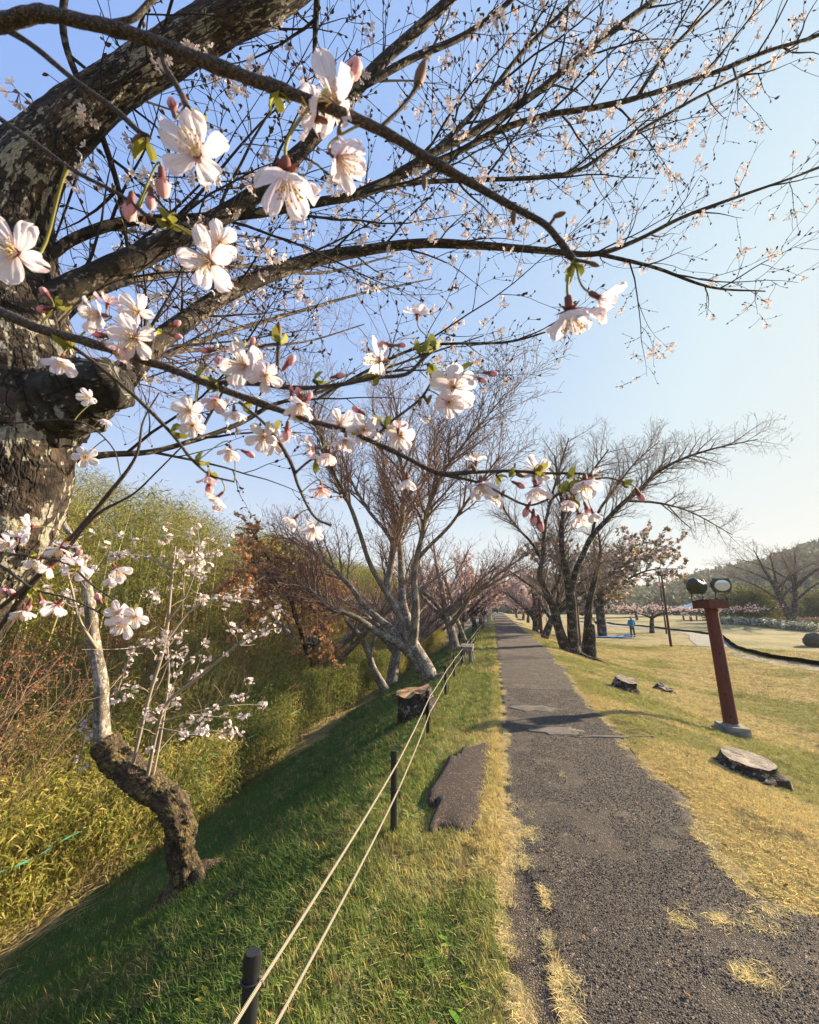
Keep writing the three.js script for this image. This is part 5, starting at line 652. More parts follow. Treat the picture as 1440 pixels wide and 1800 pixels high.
bough('long flowering bough running across the middle of the view toward the right',
  [[[-420, 380, 0.9, 12], [-130, 500, 0.42, 22], [0, 548, 0.33, 23], [70, 578, 0.325, 22], [150, 600, 0.32, 21], [230, 625, 0.32, 19], [300, 648, 0.325, 18], [380, 680, 0.33, 16], [450, 706, 0.335, 15], [540, 738, 0.34, 13], [610, 758, 0.345, 12], [700, 797, 0.35, 10], [775, 832, 0.355, 12], [830, 830, 0.36, 9], [900, 828, 0.365, 8], [960, 832, 0.37, 7], [1010, 832, 0.37, 6], [1060, 836, 0.375, 4]],
    [[360, 672, 0.33, 10], [440, 674, 0.332, 12], [530, 682, 0.334, 11], [600, 676, 0.337, 9], [660, 664, 0.34, 9], [715, 657, 0.342, 9], [745, 630, 0.344, 9], [765, 612, 0.345, 8]], [[100, 590, 0.325, 9], [150, 625, 0.33, 9], [230, 690, 0.34, 8], [300, 760, 0.35, 7], [340, 810, 0.355, 6], [370, 835, 0.36, 5], [412, 847, 0.36, 4]], [[420, 706, 0.335, 6], [470, 750, 0.34, 7], [510, 810, 0.345, 8], [525, 855, 0.35, 7], [555, 910, 0.355, 6], [583, 924, 0.358, 6]], [[775, 834, 0.355, 8], [840, 848, 0.36, 7], [890, 872, 0.363, 6], [930, 888, 0.365, 5], [985, 868, 0.37, 5], [1060, 840, 0.37, 5], [1110, 852, 0.375, 4]], [[265, 634, 0.32, 9], [266, 612, 0.32, 8], [270, 592, 0.32, 8]], [[484, 680, 0.333, 8], [488, 640, 0.333, 8], [490, 600, 0.333, 10]], [[650, 776, 0.348, 7], [690, 740, 0.35, 6], [740, 700, 0.352, 6], [760, 670, 0.354, 6]], [[920, 884, 0.365, 4], [940, 910, 0.366, 4], [945, 930, 0.366, 3]]],
  [[165, 553, 66, 'cl'], [238, 546, 60, 'c'], [190, 528, 44, 'u', 1], [232, 596, 84, 'cd'], [108, 638, 58, 'd'], [424, 640, 88, 'c'], [466, 662, 60, 'cd'], [330, 722, 55, 'c'], [338, 748, 52, 'cr'], [378, 708, 48, 'd', 1], [412, 728, 46, 'dd'], [527, 716, 66, 'd'], [660, 632, 72, 'l'], [733, 546, 48, 'u'], [798, 680, 92, 'c'], [790, 708, 60, 'cd'], [598, 742, 56, 'cu'], [640, 756, 60, 'c'], [606, 778, 50, 'd'], [548, 788, 44, 'l', 1], [577, 802, 46, 'd'], [704, 766, 62, 'c'], [462, 768, 60, 'c'], [484, 778, 50, 'cr'], [404, 796, 44, 'd'], [564, 862, 46, 'd', 1], [514, 916, 44, 'dl'], [550, 934, 46, 'cd'], [380, 876, 46, 'dl'], [716, 848, 50, 'dd'], [838, 806, 36, 'u'], [848, 856, 62, 'd'], [946, 828, 58, 'cu'], [944, 862, 60, 'd'], [876, 874, 46, 'dl'], [1030, 852, 66, 'd'], [1048, 838, 40, 'r'], [998, 884, 48, 'd'], [1044, 906, 36, 'd'], [700, 748, 40, 'u', 1], [366, 842, 32, 'dd', 1], [215, 620, 60, 'dl', 1], [1020, 910, 50, 'd']],
  [[84, 520, 28, 'pink', -0.5, 0.6], [84, 542, 30, 'pink', -0.8, -0.1], [108, 535, 30, 'green', 0.6, 0.4], [304, 572, 24, 'pink', 0.8, 0.4], [306, 590, 24, 'pink', 0.8, -0.2], [184, 590, 32, 'pink', -0.8, 0.1], [272, 582, 28, 'green', 0.1, 1], [424, 602, 26, 'green', 0, 1], [441, 606, 22, 'pink', 0.4, 0.8], [370, 616, 28, 'pink', -1, 0], [395, 640, 32, 'pink', -0.7, 0.4], [490, 578, 40, 'scale', 0, 1], [492, 592, 40, 'green', 0, 1], [504, 642, 34, 'pink', 0.5, 0.6], [478, 650, 30, 'pink', -0.5, 0.3], [562, 665, 30, 'green', 0.6, 0.2], [590, 662, 26, 'pink', 1, 0.2], [684, 607, 30, 'pink', -1, 0.1], [700, 607, 22, 'pink', 0.4, 0], [752, 612, 34, 'green', 0.5, 0.6], [735, 612, 30, 'green', -0.2, 0.8], [762, 652, 40, 'green', 0.5, -0.7], [858, 656, 26, 'pink', 1, -0.1], [842, 666, 22, 'pink', 1, -0.4], [820, 650, 34, 'green', 1, 0.3], [528, 698, 30, 'pink', -0.3, 1], [538, 704, 28, 'pink', 0.5, 0.8], [505, 752, 34, 'pink', -0.1, -1], [685, 745, 34, 'green', 0.4, 0.6], [664, 738, 28, 'green', -0.5, 0.6], [634, 724, 26, 'pink', -0.9, 0.5], [755, 702, 28, 'scale', 0.4, 1], [738, 705, 26, 'scale', 0, 1], [555, 822, 30, 'green', 0, -1], [368, 850, 32, 'pink', 0, -1], [432, 795, 26, 'pink', 0.8, -0.4], [512, 690, 22, 'pink', 0.1, 1], [900, 830, 26, 'green', 0.4, 0.8], [880, 842, 26, 'green', 0.5, -0.4], [915, 836, 26, 'scale', 0.8, -0.3], [908, 850, 26, 'pink', 0.9, -0.4], [832, 822, 28, 'scale', -0.5, 0.8], [938, 905, 30, 'pink', 0, -1], [948, 916, 30, 'pink', 0.2, -1], [928, 892, 28, 'pink', -0.4, -1], [1004, 832, 30, 'green', 0.4, 0.6], [1030, 890, 26, 'pink', 0.4, -1], [1010, 886, 26, 'green', 0, -1], [1122, 866, 28, 'pink', 0.6, -1], [1102, 850, 24, 'green', 0.8, 0.1], [1090, 846, 22, 'scale', 0.6, 0.7], [905, 818, 14, 'scale', 0.2, 1]], 23);
bough('thin flowering twigs in front of the lichen covered trunk at lower left',
  [[[-300, 1150, 1.2, 8], [-80, 960, 0.7, 8], [0, 972, 0.6, 7], [70, 980, 0.58, 6], [120, 992, 0.57, 5], [165, 1030, 0.57, 4], [235, 1075, 0.57, 3]], [[-60, 968, 0.66, 6], [10, 1000, 0.6, 6], [60, 1035, 0.58, 5], [130, 1055, 0.57, 4], [200, 1090, 0.57, 4]], [[-40, 1160, 0.75, 14], [10, 1090, 0.7, 13], [70, 1010, 0.66, 12], [130, 940, 0.64, 10], [190, 870, 0.62, 9], [240, 800, 0.61, 6], [252, 740, 0.6, 4], [280, 690, 0.6, 3]], [[0, 1068, 0.68, 10], [60, 1020, 0.66, 9], [110, 975, 0.64, 8], [170, 905, 0.62, 7], [235, 868, 0.62, 5], [270, 835, 0.61, 4], [320, 785, 0.6, 3]], [[-40, 760, 0.7, 4], [60, 740, 0.64, 4], [150, 745, 0.62, 4], [200, 790, 0.62, 3], [212, 835, 0.62, 2]]],
  [[46, 928, 52, 'cl'], [10, 958, 46, 'c'], [106, 970, 52, 'd'], [84, 1000, 46, 'dl'], [134, 1000, 54, 'cd'], [206, 1004, 48, 'dr'], [196, 1020, 36, 'd'], [96, 1068, 52, 'dl'], [40, 1078, 44, 'd'], [205, 1078, 44, 'cu'], [216, 1098, 58, 'cd'], [236, 1086, 44, 'c'], [150, 804, 42, 'cr'], [154, 698, 36, 'c'], [118, 958, 38, 'u'], [62, 990, 40, 'd'], [185, 740, 24, 'd'], [30, 940, 36, 'u']],
  [[26, 1048, 24, 'pink', -0.5, 0.6], [14, 1042, 22, 'pink', -0.8, 0.4], [60, 1040, 26, 'green', 0.2, -0.8], [72, 1052, 24, 'pink', 0.3, -1], [176, 1058, 26, 'pink', -0.4, 0.9], [180, 1068, 22, 'green', -0.3, -0.5], [52, 1060, 24, 'pink', -0.3, -1], [134, 975, 20, 'pink', 0.6, 0.4]], 37);
// ---------------------------------------------------------------- thicket, bamboo, shrubs, hills
function leafClump(seed, n, rad, len, wid, droop, cols) {
  const G = new Geo(), r = RNG(seed);
  for (let k = 0; k < n; k++) { const p = rndDir(r).multiplyScalar(rad * pow(r(), 0.5)), d = rndDir(r); d.y = d.y * 0.5 - droop; d.normalize(); const s = d.clone().cross(rndDir(r)).normalize(), nn = s.clone().cross(d), l = len * (0.6 + 0.7 * r()), w = wid * (0.7 + 0.6 * r()), c = cols[floor(r() * cols.length)], m = p.clone().addScaledVector(d, l * 0.4), e = p.clone().addScaledVector(d, l).add(V(0, -l * 0.25, 0)); G.tri(p, m.clone().addScaledVector(s, w / 2), m.clone().addScaledVector(s, -w / 2), nn, c); G.tri(m.clone().addScaledVector(s, w / 2), e, m.clone().addScaledVector(s, -w / 2), nn, c); }
  return G.get();
}
const kindTint = (r, x, z, y) => { const n = fbm(x * 0.35 + 3, z * 0.35 + y * 0.5, 941, 3), k = 0.75 + 0.5 * r(); return n > 0.56 ? rgb(0.55 * k, 0.72 * k, 0.6 * k) : n < 0.42 ? rgb(1.08 * k, 1.12 * k, 0.9 * k) : rgb(k * (0.95 + 0.12 * r()), k, k * 0.9); };
const vleaf = leafMat([1, 1, 1], 0.38, { vertexColors: true }), tint = (r, a = 0.25) => { const k = 1 - a + 2 * a * r(); return rgb(k * (0.95 + 0.12 * r()), k, k * (0.85 + 0.3 * r())); };
{
  const sasa = [1, 2, 3].map((s) => leafClump(s, 40, 0.25, 0.11, 0.017, 0.3, [[0.34, 0.30, 0.06], [0.26, 0.25, 0.05], [0.40, 0.32, 0.09], [0.15, 0.17, 0.035], [0.45, 0.34, 0.14]]));
  const g = grp(); top(g, 'dwarf_bamboo_thicket', 'yellow green dwarf bamboo thicket along the foot of the slope', 'bamboo', null, 'stuff');
  const rng = RNG(811), lists = [[], [], []], stems = new Geo();
  for (let k = 0; k < 15000; k++) { const z = 2.5 - 50 * pow(rng(), 1.5), x = -5.55 - 4.6 * pow(rng(), 1.3) + (fbm(z * 0.5, 1, 5, 3) - 0.5) * 1.4, top1 = (1.05 + 1.1 * fbm(x * 0.8, z * 0.5, 7, 3) + 0.45 * (-x - 6)) * (z < -14 ? 1.15 : 1), h = top1 * (0.08 + 0.92 * pow(rng(), 0.7)), back = clamp((-x - 6) / 1.5) * 0; lists[floor(rng() * 3)].push([M4(V(x + back, Hh(x, z) + h, z), QE(0, rng() * 6.28, (rng() - 0.5) * 0.5), 0.75 + 0.6 * rng()), kindTint(rng, x, z, h)]); if (k % 7 === 0) { const b = Hh(x, z); stems.tube([V(x, b - 0.1, z), V(x + (rng() - 0.5) * 0.2, b + top1 * 0.6, z), V(x + (rng() - 0.2) * 0.5, b + top1 * 1.1, z + (rng() - 0.5) * 0.3)], [0.006, 0.005, 0.003], 3); } }
  lists.forEach((l, i) => { const o = instanced(sasa[i], vleaf, l); o.name = 'foliage'; o.userData.kind = 'stuff'; g.add(o); }); part(g, 'stems', stems.get(), mat([0.33, 0.25, 0.10]), null, 'stuff');
}
{
  const bam = [11, 12, 13].map((s) => leafClump(s, 60, 0.62, 0.22, 0.026, 0.25, [[0.26, 0.23, 0.04], [0.19, 0.18, 0.035], [0.32, 0.27, 0.06], [0.11, 0.12, 0.026], [0.33, 0.25, 0.09]]));
  const g = grp(); top(g, 'bamboo_grove', 'tall olive green bamboo grove covering the hillside on the left', 'bamboo', null, 'stuff'); const rng = RNG(821), lists = [[], [], []], culms = new Geo();
  for (let k = 0; k < 1500; k++) {
    const z = 8 - 100 * pow(rng(), 1.25), x = -11 - 17 * pow(rng(), 1.4), h = 5.2 + 2.6 * rng() + 1.0 * (fbm(z * 0.2, x * 0.2, 4, 2) - 0.5), b = Hh(x, z), lx = (rng() - 0.3) * 1.2, lz = (rng() - 0.5) * 1.2, q = (s) => V(x + lx * s * s, b + h * s - 0.25 * s * s * h * 0.3, z + lz * s * s); culms.tube([0, 0.35, 0.7, 1].map(q), [0.04, 0.035, 0.025, 0.006], 5);
    const n = 11; for (let i = 0; i < n; i++) { const s = 0.28 + 0.75 * (i + rng()) / n, p = q(s); p.x += (rng() - 0.5) * 1.1; p.z += (rng() - 0.5) * 1.1; lists[floor(rng() * 3)].push([M4(p, QE(0, rng() * 6.28, (rng() - 0.5) * 0.6), 0.7 + 0.6 * rng()), kindTint(rng, x, z, s * 2)]); }
  }
  lists.forEach((l, i) => { const o = instanced(bam[i], vleaf, l); o.name = 'foliage'; o.userData.kind = 'stuff'; g.add(o); }); part(g, 'culms', culms.get(), mat([0.42, 0.37, 0.15]), null, 'stuff');
}
// brown leafless undergrowth and dry reeds between thicket and bamboo
{
  const rng = RNG(831), T1 = new Geo(), reeds = new Geo(), lv = []; const clump = leafClump(31, 20, 0.3, 0.05, 0.03, 0.1, [[0.30, 0.12, 0.045], [0.22, 0.10, 0.045], [0.36, 0.17, 0.06], [0.17, 0.10, 0.05]]);
  for (let k = 0; k < 520; k++) { const z = 2 - 42 * rng(), x = -9.2 - 3.4 * rng(), b = Hh(x, z); for (let i = 0; i < 6; i++) { const d = V((rng() - 0.35) * 0.9, 1, (rng() - 0.5) * 1.1).normalize(), l = 1.6 + 2.6 * rng(), p = V(x, b, z), P = [p.clone()]; for (let j = 1; j <= 5; j++) { d.addScaledVector(rndDir(rng), 0.16).normalize(); p.addScaledVector(d, l / 5); P.push(p.clone()); if (j > 2 && rng() < 0.55) lv.push([M4(p.clone(), QE(rng() * 6, rng() * 6, 0), 0.6 + 0.7 * rng()), tint(rng, 0.3)]); } T1.tube(P, [0.018, 0.014, 0.011, 0.008, 0.005, 0.003], 3); } }
  for (let k = 0; k < 2600; k++) { const z = -9 - 22 * rng(), x = -7.0 - 2.6 * rng(), b = Hh(x, z), l = 1.2 + 1.6 * rng(); reeds.tube([V(x, b - 0.1, z), V(x + (rng() - 0.5) * 0.2, b + l * 0.6, z), V(x + (rng() - 0.3) * 0.7, b + l, z + (rng() - 0.5) * 0.5)], [0.008, 0.006, 0.003], 3); }
  const g = grp(); top(g, 'undergrowth', 'tangle of brown twigs and russet leaves at the foot of the hillside', 'shrubs', null, 'stuff'); part(g, 'stems', T1.get(), mat([0.15, 0.095, 0.06]), null, 'stuff'); const o = instanced(clump, vleaf, lv); o.name = 'foliage'; o.userData.kind = 'stuff'; g.add(o);
  const r2 = mesh(reeds.get(), mat([0.42, 0.30, 0.13])); top(r2, 'dry_reeds', 'dry tan reeds standing at the slope foot', 'reeds', null, 'stuff');
  // combed dry stalks lying along the slope foot
  const S = new Geo(); for (let k = 0; k < 5200; k++) { const z = 1 - 22 * pow(rng(), 1.4), x = -4.75 - 1.5 * rng() + (fbm(z * 0.6, 2, 17, 2) - 0.5) * 1.5; if (fbm(x * 0.9, z * 0.5, 19, 3) < 0.44) continue; const l = 0.4 + 0.7 * rng(), a = 1.15 + (rng() - 0.5) * 0.7, dx = cos(a) * l * -0.55, dz = sin(a) * l; const y = (X, Z) => Hh(X, Z); S.tube([V(x, y(x, z) + 0.02, z), V(x + dx / 2, y(x + dx / 2, z + dz / 2) + 0.05 + 0.08 * rng(), z + dz / 2), V(x + dx, y(x + dx, z + dz) + 0.03 + 0.05 * rng(), z + dz)], [0.0035, 0.003, 0.0015], 3); }
  top(mesh(S.get(), mat([0.46, 0.35, 0.17])), 'straw', 'dry straw stalks lying along the foot of the slope', 'straw', null, 'stuff');
}
// russet maple reaching over the thicket
{
  const onX = (px, py, x) => { const r = ray(px, py); return at(px, py, x / r.x); };
  const base = V(-7.4, Hh(-7.4, -13.5), -13.5), st = [[[base.clone().add(V(0, -0.2, 0)), 0.12], [onX(555, 1220, -7.2), 0.1], [onX(535, 1130, -6.9), 0.08], [onX(505, 1040, -6.5), 0.06], [onX(465, 970, -6.2), 0.03], [onX(435, 920, -6), 0.01]]];
  for (const l of [[[505, 1110, -7], [540, 1040, -6.6], [560, 1030, -6.3], [590, 1080, -6]], [[500, 1080, -6.9], [480, 1020, -6.2], [500, 970, -5.8], [545, 980, -5.5], [570, 1040, -5.3]], [[480, 1010, -6.5], [440, 985, -6], [410, 1000, -5.6], [400, 1060, -5.4]], [[500, 1090, -6.9], [540, 1100, -6.3], [560, 1130, -6], [570, 1160, -5.8]], [[490, 1050, -6.7], [520, 1000, -6.5], [560, 990, -6.6], [590, 1000, -6.6]], [[470, 1000, -6.5], [450, 940, -5.6], [490, 960, -5.2], [530, 1040, -4.9]], [[500, 1060, -6.6], [500, 1010, -5.4], [530, 1060, -5.0], [540, 1120, -4.8]], [[480, 1020, -6.5], [430, 960, -5.6], [400, 950, -5.2], [370, 990, -5]]]) st.push(l.map(([x, y, X], i) => [onX(x + 35, y + 40, X), [0.05, 0.03, 0.02, 0.006][min(i, 3)]]));
  const g = tree('maple_tree', 'slender maple with russet orange young leaves above the thicket', null, base, st, { seed: 841, bark: MT.barkDark, branchMat: MT.twigDark, twig: MT.twigRed, bare: 0, grow: { rmin: 0.003, lv: [{ n: 5, s0: 0.15, len: 0.85, fw: 0.7, sp: 0.8, up: 0.0, trop: -0.03, wig: 0.15, seg: 4, r: 0.01 }, { n: 6, s0: 0.1, len: 0.4, fw: 0.7, sp: 0.8, up: 0, trop: -0.03, wig: 0.2, seg: 3, r: 0.005 }] }, bloom: 0.9, blv: 0, perTwig: 12, bsize: 0.036, bcols: [[0.56, 0.31, 0.15], [0.50, 0.25, 0.12], [0.58, 0.38, 0.19], [0.42, 0.22, 0.11]] });
  g.children.forEach((c) => { if (c.name === 'blossoms') c.name = 'leaves'; });
  // russet twiggy shrub at the left edge
  const b2 = V(-6.6, Hh(-6.6, -4.2), -4.2), s2 = []; const rng = RNG(851); for (let k = 0; k < 8; k++) { const e = onX(-20 + 30 * k, 1120 + 60 * rng() + 10 * k, -5.6 - 0.9 * rng()), m = b2.clone().lerp(e, 0.5).add(V((rng() - 0.5) * 0.4, 0.3, (rng() - 0.5) * 0.4)); s2.push([[b2.clone().add(V(0, -0.1, 0)), 0.02], [m, 0.013], [e, 0.004]]); }
  const sh = tree('shrub', 'twiggy shrub with russet buds at the left edge above the thicket', null, b2, s2, { seed: 853, bark: MT.twigTan, branchMat: MT.twigTan, twig: MT.twigTan, bare: 0, trunks: 0, grow: { rmin: 0.0016, lv: [{ n: 7, s0: 0.2, len: 0.8, fw: 0.8, sp: 0.6, up: 0.1, trop: 0, wig: 0.12, seg: 4, r: 0.006 }, { n: 6, s0: 0.1, len: 0.4, fw: 0.7, sp: 0.7, up: 0, trop: 0, wig: 0.15, seg: 3, r: 0.003 }] }, bloom: 0.75, blv: 0, perTwig: 4, bsize: 0.013, bcols: [[0.42, 0.16, 0.07], [0.34, 0.11, 0.06], [0.48, 0.24, 0.1]] }); sh.children.forEach((c) => { if (c.name === 'blossoms') c.name = 'leaves'; if (c.name === 'limb') c.name = 'stem'; }); sh.userData.category = 'shrub';
  // green tape strung along the thicket
  const pts = [[-60, 1560], [0, 1533], [60, 1508], [120, 1472], [220, 1428], [300, 1376], [380, 1322], [440, 1296], [500, 1262], [545, 1238]].map(([x, y]) => onX(x, y, -5.55)), C = new THREE.CatmullRomCurve3(pts), G = new Geo(); for (let k = 0; k <= 120; k++) { const p = C.getPoint(k / 120), a = 0.5 * sin(k * 0.35) + 0.6; for (const e of [-1, 1]) { G.p.push(p.x + e * 0.016 * cos(a), p.y + e * 0.016 * sin(a), p.z); G.n.push(1, 0, 0); G.t.push(k, e); } } for (let k = 0; k < 120; k++) { const a = k * 2; G.i.push(a, a + 1, a + 2, a + 1, a + 3, a + 2); } const tg = G.get(); tg.computeVertexNormals();
  top(mesh(tg, mat([0.10, 0.45, 0.33], { side: THREE.DoubleSide, roughness: 0.6 })), 'green_tape', 'thin green plastic tape strung along the dwarf bamboo', 'tape');
}
// right side: hedges, far shrubs, hills
{
  const rng = RNG(861), hedge = (name, label, a, b, d0, d1, h, cols, n, len) => { const cl = leafClump(n, 40, 0.5, len, len * 0.35, -0.4, cols), l = [], A = at(a, 1080, d0), B = at(b, 1080, d1); for (let k = 0; k < n; k++) { const s = rng(), x = mix(A.x, B.x, s) + (rng() - 0.5) * 1.6, z = mix(A.z, B.z, s) + (rng() - 0.5) * 1.8; l.push([M4(V(x, Hh(x, z) + h * rng(), z), QE(0, rng() * 6, 0), 0.8 + 0.5 * rng()), tint(rng, 0.25)]); } const o = instanced(cl, vleaf, l); top(o, name, label, 'hedge', null, 'stuff'); };
  hedge('flower_hedge', 'long low hedge with pale white flowers on the far lawn', 1255, 1425, 62, 46, 0.75, [[0.55, 0.56, 0.5], [0.62, 0.6, 0.55], [0.14, 0.17, 0.06], [0.10, 0.13, 0.05]], 300, 0.3);
  hedge('red_hedge', 'low reddish brown hedge beyond the road at far right', 1330, 1500, 68, 60, 0.55, [[0.27, 0.14, 0.09], [0.22, 0.12, 0.08], [0.2, 0.14, 0.08]], 260, 0.25);
  const cl = leafClump(99, 60, 1.0, 0.4, 0.12, 0.1, [[0.17, 0.16, 0.035], [0.10, 0.11, 0.03], [0.23, 0.19, 0.05], [0.07, 0.085, 0.025]]);
  for (const [px, d, w, h, lab] of [[1322, 66, 4.5, 6.2, 'olive green bush clump left of the broad bare tree'], [1360, 72, 4, 5, 'olive bush clump directly behind the broad bare tree'], [1436, 74, 5, 5.5, 'olive bush clump at the right edge behind the bare tree'], [1275, 80, 4.5, 3.6, 'dull green bush clump behind the pavilion']]) { const c = at(px, 1080, d), l = []; for (let k = 0; k < 170; k++) { const q = rndDir(rng).multiplyScalar(pow(rng(), 0.4)); l.push([M4(V(q.x * w, h * 0.45 + q.y * h * 0.5, q.z * 3), QE(0, rng() * 6, 0), 0.8 + 0.6 * rng()), tint(rng, 0.25)]); } const g = grp(c.x, Hh(c.x, c.z), c.z); top(g, 'bush', lab, 'bush', 'bushes beyond the lawn'); const o = instanced(cl, vleaf, l); o.name = 'foliage'; o.userData.kind = 'stuff'; g.add(o); part(g, 'stems', new Geo().tube([V(0, -0.2, 0), V(0.2, h * 0.4, 0), V(0, h * 0.8, 0)], [0.15, 0.1, 0.03], 6).get(), MT.barkDark); }
  // wooded hills: ridge height by direction
  const ridge = (az) => { const d = az * 180 / PI; return 8 + 44 * sm(14, 42, d) + 30 * sm(36, 62, d) + 5 * (fbm(d * 0.25, 3, 5, 4) - 0.5) * 2; };
  const na = 150, nr = 24, P = [], N = [], U = [], I = []; const a0 = -0.15, a1 = 1.7;
  const hy = (az, s) => -1.2 + ridge(az) * pow(sin(clamp(s) * PI * 0.5), 1.1) * (0.9 + 0.2 * fbm(az * 12, s * 3, 9, 3)) * (s > 0.85 ? 1 : 1); const rr = (s) => 190 + 260 * s;
  for (let i = 0; i <= na; i++) for (let j = 0; j <= nr; j++) { const az = mix(a0, a1, i / na), s = j / nr, r = rr(s); P.push(sin(az) * r, hy(az, s), -cos(az) * r); U.push(az * 40, s * 10); } for (let i = 0; i < na; i++) for (let j = 0; j < nr; j++) { const a = i * (nr + 1) + j, b = a + nr + 1; I.push(a, a + 1, b, b, a + 1, b + 1); }
  const g = new THREE.BufferGeometry(); g.setAttribute('position', new THREE.Float32BufferAttribute(P, 3)); g.setAttribute('uv', new THREE.Float32BufferAttribute(U, 2)); g.setIndex(I); g.computeVertexNormals(); if (g.attributes.normal.getY(30) < 0) { g.index.array.reverse(); g.computeVertexNormals(); }
  top(mesh(g, mat([0.06, 0.07, 0.04], { side: THREE.DoubleSide })), 'hills', 'wooded hills beyond the lawn on the right', 'hills', null, 'structure');
  const crown = new THREE.IcosahedronGeometry(1, 2), cp = crown.attributes.position, v = V(); for (let k = 0; k < cp.count; k++) { v.fromBufferAttribute(cp, k); const e = 0.75 + 0.5 * fbm(v.x * 2.2 + 7, v.y * 2.2 + v.z * 1.9 + 7, 4, 3); cp.setXYZ(k, v.x * e, v.y * e, v.z * e); } crown.computeVertexNormals();
  const fc = leafClump(88, 120, 1.0, 0.5, 0.28, 0, [[0.085, 0.10, 0.04], [0.06, 0.075, 0.03], [0.12, 0.115, 0.06], [0.10, 0.085, 0.06]]), l = [];
  for (let k = 0; k < 6500; k++) { const az = mix(0.0, 1.35, rng()), s = pow(rng(), 0.7), r = rr(s) + rng() * 6, z = 3 + 3 * rng(); l.push([M4(V(sin(az) * r, hy(az, s) + z * 0.6, -cos(az) * r), QE(0, rng() * 6, 0), V(z, z * (0.9 + 0.5 * rng()), z)), tint(rng, 0.35)]); }
  const o = instanced(fc, vleaf, l); top(o, 'hill_forest', 'mixed trees covering the distant hills', 'forest', null, 'stuff');
  // clipped shrub just outside the view on the right, whose shade lies on the grass by the lamp post
  const q = V(9.2, Hh(9.2, -10.9), -10.9), s3 = leafClump(71, 40, 0.4, 0.08, 0.04, 0, [[0.06, 0.09, 0.03], [0.09, 0.11, 0.035]]), l3 = []; for (let k = 0; k < 240; k++) { const d = rndDir(rng).multiplyScalar(pow(rng(), 0.35)); l3.push([M4(V(d.x * 1.0, 0.95 + d.y * 0.95, d.z * 1.0), QE(0, rng() * 6, 0), 0.9)]); } const g3 = grp(q.x, q.y, q.z); top(g3, 'clipped_shrub', 'rounded clipped shrub on the lawn just right of the view', 'shrub'); const o3 = instanced(s3, vleaf, l3); o3.name = 'foliage'; o3.userData.kind = 'stuff'; g3.add(o3); part(g3, 'stem', new Geo().tube([V(0, -0.2, 0), V(0, 0.9, 0)], [0.06, 0.03], 6).get(), MT.barkDark);
}

scene.fog = new THREE.FogExp2(new THREE.Color(0.75, 0.80, 0.86), 0.0005);
